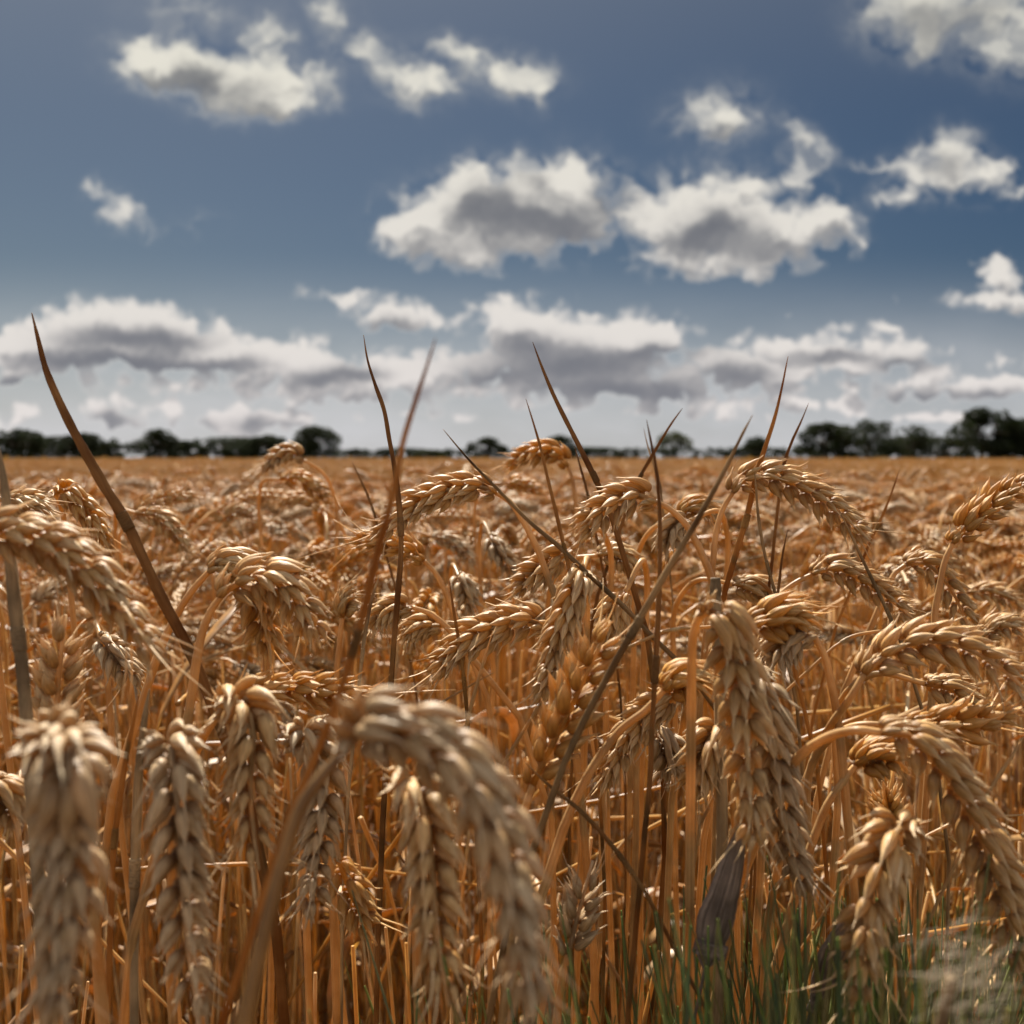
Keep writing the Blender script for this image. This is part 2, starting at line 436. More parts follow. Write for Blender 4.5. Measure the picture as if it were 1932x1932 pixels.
class Bend:
    """carries an upright ear onto a curve in space"""
    def __init__(s, curve, ref, roll=0.0, twist=0.0):
        s.c, s.L = resample(curve, 48)
        s.t, n, b = frames(s.c, ref)
        a = roll + np.linspace(0, twist, 48)[:, None]
        s.n, s.b = n * np.cos(a) + b * np.sin(a), b * np.cos(a) - n * np.sin(a)
        s.s = np.linspace(0, s.L, 48)
    def __call__(s, v):
        z = np.clip(v[:, 2], 0, s.L); ex = (v[:, 2] - z)[:, None]
        ip = lambda A: np.stack([np.interp(z, s.s, A[:, k]) for k in range(3)], 1)
        return ip(s.c) + ip(s.t) * ex + v[:, :1] * ip(s.n) + v[:, 1:2] * ip(s.b)

# ------------------------------------------------------------------ materials
def straw(name, cols, trans_col, trans=.3, rough=.5, stripe=0.0, stripe_dir=None, bump=.25, spot=0.15, nscale=90.0, tip=None, spec=.4, fib=(16, 3.0, .42)):
    m = bpy.data.materials.new(name); m.use_nodes = True
    nt = m.node_tree; nt.nodes.clear(); L = nt.links.new; N = nt.nodes.new
    geo = N('ShaderNodeNewGeometry')
    ramp = N('ShaderNodeValToRGB')
    el = ramp.color_ramp.elements
    while len(el) < len(cols): el.new(.5)
    for k, c in enumerate(cols):
        el[k].position = k / (len(cols) - 1); el[k].color = (*c, 1)
    L(geo.outputs['Random Per Island'], ramp.inputs[0])
    tc = N('ShaderNodeTexCoord')
    nz = N('ShaderNodeTexNoise'); nz.inputs['Scale'].default_value = nscale; nz.inputs['Detail'].default_value = 5
    L(tc.outputs['Object'], nz.inputs['Vector'])
    mr = N('ShaderNodeMapRange'); L(nz.outputs['Fac'], mr.inputs[0])
    mr.inputs[1].default_value = .25; mr.inputs[2].default_value = .75; mr.inputs[3].default_value = 1 - spot * 2; mr.inputs[4].default_value = 1 + spot
    mul = N('ShaderNodeMix'); mul.data_type = 'RGBA'; mul.blend_type = 'MULTIPLY'; mul.inputs[0].default_value = 1
    oi = N('ShaderNodeObjectInfo'); om = N('ShaderNodeMapRange'); L(oi.outputs['Random'], om.inputs[0])
    om.inputs[3].default_value = .84; om.inputs[4].default_value = 1.10
    mm = N('ShaderNodeMath'); mm.operation = 'MULTIPLY'; L(mr.outputs[0], mm.inputs[0]); L(om.outputs[0], mm.inputs[1])
    L(ramp.outputs[0], mul.inputs[6]); L(mm.outputs[0], mul.inputs[7])
    colr = mul.outputs[2]
    at_ = N('ShaderNodeAttribute'); at_.attribute_name = 'along'
    if tip:
        tm = N('ShaderNodeMix'); tm.data_type = 'RGBA'
        tr_ = N('ShaderNodeMapRange'); L(at_.outputs['Fac'], tr_.inputs[0])
        tr_.inputs[1].default_value = tip[1]; tr_.inputs[2].default_value = tip[2]; tr_.inputs[4].default_value = tip[3]
        L(tr_.outputs[0], tm.inputs[0]); L(colr, tm.inputs[6]); tm.inputs[7].default_value = (*tip[0], 1)
        colr = tm.outputs[2]
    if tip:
        bm_ = N('ShaderNodeMix'); bm_.data_type = 'RGBA'; bm_.blend_type = 'MULTIPLY'  # base browner, and darkened to paint shade into the creases between husks
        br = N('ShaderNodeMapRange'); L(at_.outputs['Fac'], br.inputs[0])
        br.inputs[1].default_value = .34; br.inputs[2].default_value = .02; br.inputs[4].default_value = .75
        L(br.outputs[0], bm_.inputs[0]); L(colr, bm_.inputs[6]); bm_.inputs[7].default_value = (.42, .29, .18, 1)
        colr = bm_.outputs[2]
    # fine fibres and dark specks
    ar_ = N('ShaderNodeAttribute'); ar_.attribute_name = 'around'
    fx = N('ShaderNodeMath'); fx.operation = 'MULTIPLY'; L(ar_.outputs['Fac'], fx.inputs[0]); fx.inputs[1].default_value = fib[0]
    fy = N('ShaderNodeMath'); fy.operation = 'MULTIPLY'; L(at_.outputs['Fac'], fy.inputs[0]); fy.inputs[1].default_value = fib[1]
    fz = N('ShaderNodeMath'); fz.operation = 'MULTIPLY'; L(geo.outputs['Random Per Island'], fz.inputs[0]); fz.inputs[1].default_value = 61.0
    fc = N('ShaderNodeCombineXYZ'); L(fx.outputs[0], fc.inputs[0]); L(fy.outputs[0], fc.inputs[1]); L(fz.outputs[0], fc.inputs[2])
    n2 = N('ShaderNodeTexNoise'); n2.inputs['Scale'].default_value = 1.0; n2.inputs['Detail'].default_value = 3
    L(fc.outputs[0], n2.inputs['Vector'])
    f2 = N('ShaderNodeMapRange'); L(n2.outputs['Fac'], f2.inputs[0])
    f2.inputs[1].default_value = .32; f2.inputs[2].default_value = .60; f2.inputs[3].default_value = 1 - fib[2]; f2.inputs[4].default_value = 1.06
    mu2 = N('ShaderNodeMix'); mu2.data_type = 'RGBA'; mu2.blend_type = 'MULTIPLY'; mu2.inputs[0].default_value = .8
    L(colr, mu2.inputs[6]); L(f2.outputs[0], mu2.inputs[7])
    bp = N('ShaderNodeBump'); bp.inputs['Strength'].default_value = bump; bp.inputs['Distance'].default_value = .0009
    L(n2.outputs['Fac'], bp.inputs['Height'])
    pr = N('ShaderNodeBsdfPrincipled')
    L(mu2.outputs[2], pr.inputs['Base Color']); pr.inputs['Roughness'].default_value = rough
    pr.inputs['Specular IOR Level'].default_value = spec
    L(bp.outputs[0], pr.inputs['Normal'])
    tl = N('ShaderNodeBsdfTranslucent'); tl.inputs[0].default_value = (*trans_col, 1)
    ms = N('ShaderNodeMixShader'); ms.inputs[0].default_value = trans
    L(pr.outputs[0], ms.inputs[1]); L(tl.outputs[0], ms.inputs[2])
    out = N('ShaderNodeOutputMaterial'); L(ms.outputs[0], out.inputs[0])
    return m

M = {}
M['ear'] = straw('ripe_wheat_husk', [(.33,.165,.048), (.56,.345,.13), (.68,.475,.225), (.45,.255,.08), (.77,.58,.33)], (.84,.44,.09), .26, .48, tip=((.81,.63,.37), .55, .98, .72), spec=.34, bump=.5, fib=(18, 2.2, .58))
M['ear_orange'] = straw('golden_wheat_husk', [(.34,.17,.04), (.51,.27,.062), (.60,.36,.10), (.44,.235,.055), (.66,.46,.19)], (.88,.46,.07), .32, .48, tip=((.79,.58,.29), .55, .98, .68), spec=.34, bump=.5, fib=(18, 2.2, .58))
M['ear_grey'] = straw('grey_wheat_husk', [(.34,.20,.085), (.51,.35,.175), (.63,.46,.265), (.42,.27,.13), (.71,.55,.34)], (.78,.42,.11), .22, .50, tip=((.71,.56,.36), .55, .98, .7), spec=.34, bump=.5, fib=(18, 2.2, .60))  # greyer, less golden husk tone
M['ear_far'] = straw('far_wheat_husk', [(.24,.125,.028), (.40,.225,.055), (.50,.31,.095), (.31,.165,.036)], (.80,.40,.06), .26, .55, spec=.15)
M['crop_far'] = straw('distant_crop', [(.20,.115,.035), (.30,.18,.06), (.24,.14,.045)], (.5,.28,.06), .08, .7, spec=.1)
M['stem'] = straw('golden_straw', [(.36,.172,.034), (.48,.255,.056), (.60,.385,.13), (.40,.20,.040), (.68,.51,.27), (.52,.31,.10), (.44,.33,.19)], (.88,.44,.065), .26, .40, nscale=60, spot=.32, fib=(7, 9, .55), spec=.3)
M['stem_brown'] = straw('brown_straw', [(.22,.120,.038), (.30,.17,.055), (.26,.14,.045), (.36,.22,.085)], (.62,.30,.05), .15, .42, nscale=60, spot=.35, fib=(9, 14, .6))
M['stem_grey'] = straw('grey_weathered_straw', [(.36,.24,.12), (.44,.31,.17), (.31,.20,.10)], (.46,.29,.13), .10, .6, nscale=50, spot=.45, spec=.2, fib=(9, 14, .6))
M['leaf'] = straw('dead_wheat_leaf', [(.28,.14,.036), (.39,.21,.062), (.46,.28,.11), (.30,.15,.042), (.53,.38,.20)], (.86,.41,.07), .28, .5, nscale=70, spot=.38)
M['blade'] = straw('dry_brown_leaf_blade', [(.150,.080,.030), (.20,.110,.040), (.17,.092,.033)], (.50,.23,.045), .22, .55, nscale=45, spot=.55, spec=.12, fib=(9, 14, .6))
M['blade_orange'] = straw('dry_amber_leaf_blade', [(.21,.11,.034), (.28,.155,.048), (.24,.125,.038)], (.60,.27,.04), .26, .55, nscale=45, spot=.55, spec=.12, fib=(9, 14, .6))
M['blade_grey'] = straw('dry_grey_leaf_blade', [(.25,.155,.070), (.31,.20,.095), (.22,.135,.058)], (.48,.26,.07), .18, .55, nscale=45, spot=.5, spec=.12, fib=(9, 14, .6))
M['dark_leaf'] = straw('grey_withered_leaf', [(.26,.19,.15), (.32,.25,.20)], (.34,.23,.14), .18, .6, nscale=130, spot=.35, bump=.6, fib=(26, 2.5, .85))
M['grass'] = straw('green_grass_blade', [(.055,.105,.050), (.095,.150,.058), (.22,.18,.065), (.070,.130,.075), (.36,.25,.09), (.08,.135,.055)], (.28,.33,.09), .35, .5, nscale=60)
M['fluff'] = straw('pale_seed_fluff', [(.44,.36,.27), (.54,.46,.35), (.36,.29,.21)], (.5,.39,.26), .4, .7, nscale=60)
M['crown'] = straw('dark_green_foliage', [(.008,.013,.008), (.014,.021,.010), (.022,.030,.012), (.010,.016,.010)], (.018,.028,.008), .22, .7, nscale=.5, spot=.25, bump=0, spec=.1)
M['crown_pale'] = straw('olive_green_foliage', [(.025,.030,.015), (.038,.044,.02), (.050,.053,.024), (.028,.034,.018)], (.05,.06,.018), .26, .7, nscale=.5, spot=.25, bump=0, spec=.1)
M['bark'] = straw('tree_bark', [(.05,.04,.03), (.06,.048,.035)], (.05,.04,.03), .0, .9, nscale=3)

def soil_mat():
    m = bpy.data.materials.new('dry_soil'); m.use_nodes = True
    nt = m.node_tree; pr = nt.nodes['Principled BSDF']
    tc = nt.nodes.new('ShaderNodeTexCoord'); nz = nt.nodes.new('ShaderNodeTexNoise')
    nz.inputs['Scale'].default_value = 9; nz.inputs['Detail'].default_value = 8
    r = nt.nodes.new('ShaderNodeValToRGB')
    r.color_ramp.elements[0].color = (.06, .036, .018, 1); r.color_ramp.elements[1].color = (.12, .07, .032, 1)
    nt.links.new(tc.outputs['Object'], nz.inputs['Vector']); nt.links.new(nz.outputs['Fac'], r.inputs[0])
    nt.links.new(r.outputs[0], pr.inputs['Base Color']); pr.inputs['Roughness'].default_value = .95
    b = nt.nodes.new('ShaderNodeBump'); b.inputs['Strength'].default_value = .6; b.inputs['Distance'].default_value = .02
    nt.links.new(nz.outputs['Fac'], b.inputs['Height']); nt.links.new(b.outputs[0], pr.inputs['Normal'])
    return m

# ------------------------------------------------------------------ ground and tree line
g = MB()
gx = np.array([-3000, -300, -60, -12, -3, 0, 3, 12, 60, 300, 3000.0]); gy = np.array([-300, -40, -6, 0, 3, 10, 40, 120, 300, 1000, 5000.0])
V = np.array([(x, y, 0) for y in gy for x in gx])
k = len(gx)
g.add(V, [(j * k + i, j * k + i + 1, (j + 1) * k + i + 1, (j + 1) * k + i) for j in range(len(gy) - 1) for i in range(k - 1)])
tag(g.build('ground', soil_mat(), smooth=False), kind='structure')

def leaf_cloud(mb, centres, radii, n, size, r):
    """n small leaf faces scattered through overlapping lumps"""
    w = np.prod(radii, axis=1)**(2 / 3); w = w / w.sum()
    idx = r.choice(len(centres), n, p=w)
    d = unit(r.normal(size=(n, 3)))
    rad = r.uniform(.45, 1.05, n)**.6
    c = centres[idx] + d * radii[idx] * rad[:, None]
    a = unit(r.normal(size=(n, 3))); b = unit(np.cross(a, r.normal(size=(n, 3))))
    s = size * r.uniform(.5, 1.35, n)[:, None]
    q = np.stack([c - a * s * .5, c + b * s * .36, c + a * s * .6, c - b * s * .36], 1).reshape(-1, 3)
    mb.add(q, np.arange(n * 4).reshape(-1, 4))

def tree(px, top, wid, dist, label, pale=False, dens=1.0, gap=0.0, seed=0, name='tree', shape=0):
    r = np.random.default_rng(1000 + seed)
    p = at(px, HOR, dist); x, y = p[0], p[1]
    H = .86 + (HOR - top) / F * dist
    Wd = wid / F * dist / 2 * (1.12 if name == 'tree' else 1.0)
    root = thing(name, (x, y, 0), label, name.replace('_', ' '), 'trees along the far edge of the field' if name == 'tree' else 'hedges along the far edge of the field')
    tk = MB()
    hh = H * (.55 if name == 'tree' else .35)
    c = catmull([(0, 0, -.1), (.03 * H, 0, hh * .5), (-.02 * H, .05, hh)], 5)
    sweep(tk, c, np.linspace(.05 * H, .02 * H, len(c)), 8)
    nl = 7 if name == 'tree' else 4
    cen, rad = [], []
    for i in range(nl):
        a = i / nl * 6.283 + r.uniform(0, .6)
        e = np.array([math.cos(a) * Wd * .62, math.sin(a) * Wd * .6, H * r.uniform(.45, .78)])
        s = c[int(len(c) * r.uniform(.4, .95)) - 1]
        lim = catmull([s, (s + e) / 2 + (0, 0, .06 * H), e], 4)
        sweep(tk, lim, np.linspace(.018 * H, .006 * H, len(lim)), 6)
    tk.build('trunk', M['bark'], root)
    nlob = int((30 if name == 'tree' else 40) * max(1, Wd / H * .8))
    for i in range(nlob):
        a = r.uniform(0, 6.283); q = math.sqrt(r.uniform(0, 1))
        cx_ = math.cos(a) * q * Wd * .95; cy_ = math.sin(a) * q * min(Wd, H) * .6
        env = math.sqrt(max(.05, 1 - (cx_ / Wd)**2)) if name == 'tree' else 1.0
        R = H * r.uniform(.13, .22)
        zt = H * (.36 + .64 * env) * (1.0 if name == 'tree' else r.uniform(.8, 1.0)) - R
        cz = r.uniform(.12 * H, max(.16 * H, zt)) if i % 3 else zt
        cen.append((cx_, cy_, max(cz, R * .5))); rad.append((R * r.uniform(.9, 1.4), R * 1.1, R * r.uniform(.75, 1)))
    cen.append((0, 0, H * .84)); rad.append((Wd * .3, Wd * .3, H * .16))
    cr = MB()
    ls = max(.30, H * .055)
    leaf_cloud(cr, np.array(cen), np.array(rad), int(min(26000, dens * 11 * (Wd * 2 * H) / ls**2)), ls, r)
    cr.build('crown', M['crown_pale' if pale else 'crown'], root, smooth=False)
    return root

T = [  # column, top row, width, distance, label
 (36, 808, 96, 190, 'dark rounded tree at the left end of the tree line'),
 (160, 816, 84, 195, 'dark low tree crossed by the tall brown leaf blade'),
 (212, 834, 56, 205, 'small dark tree filling the dip right of the tall brown blade'),
 (303, 808, 62, 190, 'dark peaked tree standing at the left end of the middle clump'),
 (352, 830, 74, 195, 'dark low tree sloping down beside the peaked tree'),
 (448, 838, 60, 200, 'small dark tree low in the middle clump'),
 (508, 820, 96, 200, 'broad dark tree just left of the tallest tree of the middle clump'),
 (597, 802, 76, 185, 'tall dark domed tree above the two far bent wheat ears'),
 (672, 846, 60, 215, 'low dark tree left of the two crossing blades'),
 (812, 848, 64, 235, 'faint greenish low tree right of the two crossing blades'),
 (918, 824, 68, 195, 'small round dark tree behind the tip of the slanting straw'),
 (1056, 820, 62, 200, 'small dark tree crossed by the long slanting blade'),
 (1270, 812, 60, 240, 'pale olive tree behind the two crossing amber blades'),
 (1428, 822, 42, 215, 'small narrow dark tree between two upright blades'),
 (1556, 796, 108, 165, 'dark wide tree forming the left half of the big right clump'),
 (1634, 790, 118, 160, 'dark wide tree with gaps in the right half of the big clump'),
 (1722, 800, 66, 170, 'small loose tree with sky gaps between the two big clumps'),
 (1850, 768, 140, 150, 'tallest dark tree of the row, domed and full'),
 (1930, 788, 120, 152, 'dark tree at the right end of the row beside the tallest'),
]
for i, (px, top, wid, dist, lab) in enumerate(T):
    tree(px, top, wid, dist, lab, pale='olive' in lab or 'greenish' in lab, seed=i, dens=.7 if ('gaps' in lab or 'olive' in lab) else 1.3)
for i, (px, top, wid, dist, lab) in enumerate([
 (120, 822, 320, 220, 'low dark hedge under the leftmost trees'),
 (440, 824, 380, 222, 'low dark hedge under the middle tree clump'),
 (760, 845, 320, 240, 'thin low hedge right of the middle tree clump'),
 (1110, 843, 380, 232, 'thin low hedge below the pale olive tree'),
 (1420, 842, 260, 236, 'thin low hedge left of the big right clump'),
 (1730, 822, 440, 190, 'low dark hedge under the big trees on the right')]):
    tree(px, top, wid, dist, lab, seed=60 + i, name='hedge')

# ------------------------------------------------------------------ random stalks (prototypes)
def stalk_curve(r, h, phi, neck, droop, L):
    """stem curve and ear curve: upright culm, arching neck, drooping ear"""
    a0 = math.radians(r.uniform(0, 5)); nk = math.radians(neck); dr = math.radians(droop)
    n1, n2, n3 = 14, 14, 20
    l1, l2 = h * .88, .10
    ang = np.concatenate([np.full(n1, a0), a0 + (nk - a0) * (np.linspace(0, 1, n2)**1.6), nk + (dr - nk) * np.linspace(0, 1, n3)])
    ds = np.concatenate([np.full(n1, l1 / n1), np.full(n2, l2 / n2), np.full(n3, L / n3)])
    x = np.concatenate([[0], np.cumsum(np.sin(ang) * ds)]); z = np.concatenate([[0], np.cumsum(np.cos(ang) * ds)])
    z = z * 1.0
    off = h - z.max()
    z[1:] += off * np.minimum(1, np.arange(1, len(z)) / n1)
    wob = r.normal(0, .004, len(x)); wob = np.convolve(wob, np.ones(7) / 7, 'same')
    c = np.stack([x * math.cos(phi) - wob * math.sin(phi), x * math.sin(phi) + wob * math.cos(phi), z], 1)
    return c[:n1 + n2 + 1], c[n1 + n2:]

def leaf_ribbon(mb, r, base, n=9, ln=.16, wd=.004):
    phi = r.uniform(0, 6.28); el = math.radians(r.uniform(40, 80)); rate = math.radians(r.uniform(60, 190)); ph2 = r.normal(0, 1.2)
    p = np.array(base, float); pts = [p.copy()]
    for i in range(n - 1):
        f = i / (n - 1)
        e = el - rate * f
        a = phi + ph2 * f
        p = p + ln / n * np.array([math.cos(e) * math.cos(a), math.cos(e) * math.sin(a), math.sin(e)])
        pts.append(p.copy())
    rad = wd * np.array([.55, .9, 1, 1, .95, .85, .65, .4, .08][:n])
    sweep(mb, pts, rad, 6, ref=(-math.sin(phi), math.cos(phi), .2), flat=.10, fold=r.uniform(.1, .6), twist=r.normal(0, 1.6))

def make_stalk(r, h, phi, neck, droop, L, lod, leaves=1):
    sc, ec = stalk_curve(r, h, phi, neck, droop, L)
    st, er, lf = MB(), MB(), MB()
    ns = {0: 7, 1: 4, 2: 3}[lod]
    sc2 = sc if lod < 2 else sc[[0, 7, 14, 18, 22, 28]]
    if lod == 1: sc2 = sc[[0, 5, 10, 14, 17, 20, 23, 26, 28]]
    sweep(st, sc2, np.linspace(.0018, .0011, len(sc2)) * {0: 1, 1: 1.1, 2: 1.4}[lod], ns, cap=False)
    bd = Bend(ec, np.cross(ec[1] - ec[0], [0, 0, 1.0]) + 1e-6, r.uniform(0, 3.14), r.normal(0, .5))
    for sp in spikelets(bd.L, r, lod, fat=1.12, dz={0: .0041, 1: .0044, 2: .0052}[lod]):
        for (v, q, t, a) in sp: er.add(bd(v), q, t, a)
    if lod < 2: sweep(er, bd.c[::6], .0012, 4, cap=False)
    for _ in range(leaves):
        z = h * r.uniform(.45, .85)
        j = int(np.argmin(abs(sc[:, 2] - z)))
        leaf_ribbon(lf, r, sc[j], ln=r.uniform(.09, .2), wd=r.uniform(.0028, .005))
    return st, er, lf

rp = np.random.default_rng(5)
PROTO = []
for k in range(16):
    neck = rp.uniform(25, 110); droop = neck + rp.uniform(20, 70)
    st, er, lf = make_stalk(rp, .78, 0.0, neck, droop, rp.uniform(.068, .092), 0, 1)
    earm = M[['ear', 'ear_orange', 'ear', 'ear_grey'][k % 4]]
    PROTO.append((st.mesh('stem', M['stem']), er.mesh('ear', earm), lf.mesh('leaf', M['leaf'])))

def stalk_copy(mesh3, loc, rz, sc, label, group):
    root = thing('wheat_stalk', loc, label, 'wheat stalk', group)
    root.rotation_euler = (0, 0, rz); root.scale = sc
    for nm, me in zip(('stem', 'ear', 'leaf'), mesh3):
        o = bpy.data.objects.new(nm, me); COL.objects.link(o); o.parent = root

RAND_LABEL = 'bent golden wheat stalk in the dense crop behind the sharp front ears'
RAND_GROUP = 'wheat stalks in the dense middle of the crop'
placed = []
rr = np.random.default_rng(21)
tries = 0
while len(placed) < 205 and tries < 60000:
    tries += 1
    d = math.sqrt(rr.uniform(.66**2, 1.75**2))
    x = rr.uniform(-.56, .56) * d
    if any((x - a)**2 + (d - b)**2 < .040**2 for a, b in placed): continue
    placed.append((x, d))
for i, (x, d) in enumerate(placed):
    s = rr.uniform(.93, 1.035) * (1.0 if d > .85 else .95)
    stalk_copy(PROTO[i % len(PROTO)], (x, d, 0), rr.uniform(0, 6.28), (s, s, s), RAND_LABEL, RAND_GROUP)

# ------------------------------------------------------------------ the traced stalks
GRP = 'wheat stalks at the front of the field'
def ground_path(p, r, back=.05, side=0.0):
    """from the last seen point of a stem down to the soil"""
    p = np.asarray(p, float)
    e = np.array([p[0] + side + r.normal(0, .015), p[1] + back, 0.0])
    m = p * .45 + e * .55 + np.array([r.normal(0, .008), .01, .0])
    return [m, e]

def hero(label, ear, d, stem=None, mat='ear', roll=0.0, fat=1.0, split=True, dz=.0040, smat='stem', leaf=False, back=.05, fan=1.0, awn=1.0, twist=.3, srad=.00125):
    """ear: traced columns/rows (base first) with an optional depth offset each; stem: traced from the neck down"""
    r = np.random.default_rng(abs(hash_(label)) % 100000)
    P = np.array([at(e[0], e[1], d + (e[2] if len(e) > 2 else 0.0)) for e in ear])
    ec = catmull(P, 10)
    view = unit(P[len(P) // 2] - EYE)
    tan = unit(ec[3] - ec[0])
    ref = np.cross(tan, view)
    bd = Bend(ec, ref, roll, twist)
    # stem
    if stem:
        S = [P[0]] + [at(s[0], s[1], d + (s[2] if len(s) > 2 else 0.0)) for s in stem]
        sp_ = S + ground_path(S[-1], r, back)
    else:
        b = -tan
        away = np.array([0, 1.0, 0])
        q1 = P[0] + b * .014 + away * .006
        q2 = q1 + b * .008 + away * .014 - np.array([0, 0, .012])
        q3 = q2 + away * .008 - np.array([0, 0, .05])
        sp_ = [P[0], q1, q2, q3] + ground_path(q3, r, back)
    sc = catmull(sp_, 8)
    root = thing('wheat_stalk', sc[-1], label, 'wheat stalk', GRP)
    o0 = sc[-1]
    st = MB(); n = len(sc)
    sc_ = np.vstack([ec[2] * .6 + ec[0] * .4, sc]) if False else sc
    rad = np.linspace(srad * .82, srad * 1.4, n)
    sweep(st, sc_[::-1], rad[::-1], 9, cap=True)
    # joint where the leaf sheath ends
    st.build('stem', M[smat], root, o0)
    er = MB()
    sweep(er, bd.c[::4], np.linspace(.0010, .0005, 12) * fat, 6)
    sps = spikelets(bd.L, r, 0, fat, fan, dz * fat, awn)
    if split:
        eo = er.build('ear', M[mat], root, o0)
        for sp in sps:
            m = MB()
            for (v, q, t, a) in sp: m.add(bd(v), q, t, a)
            m.build('spikelet', M[mat], eo, o0)
    else:
        for sp in sps:
            for (v, q, t, a) in sp: er.add(bd(v), q, t, a)
        er.build('ear', M[mat], root, o0)
    if leaf:
        lf = MB()
        zz = o0[2] + (P[0][2] - o0[2]) * .72
        j = int(np.argmin(abs(sc[:, 2] - zz)))
        leaf_ribbon(lf, r, sc[j], ln=r.uniform(.12, .2), wd=.004)
        lf.build('leaf', M['leaf'], root, o0)
    return root

def hash_(s):
    h = 7
    for ch in s: h = (h * 31 + ord(ch)) % 1000003
    return h

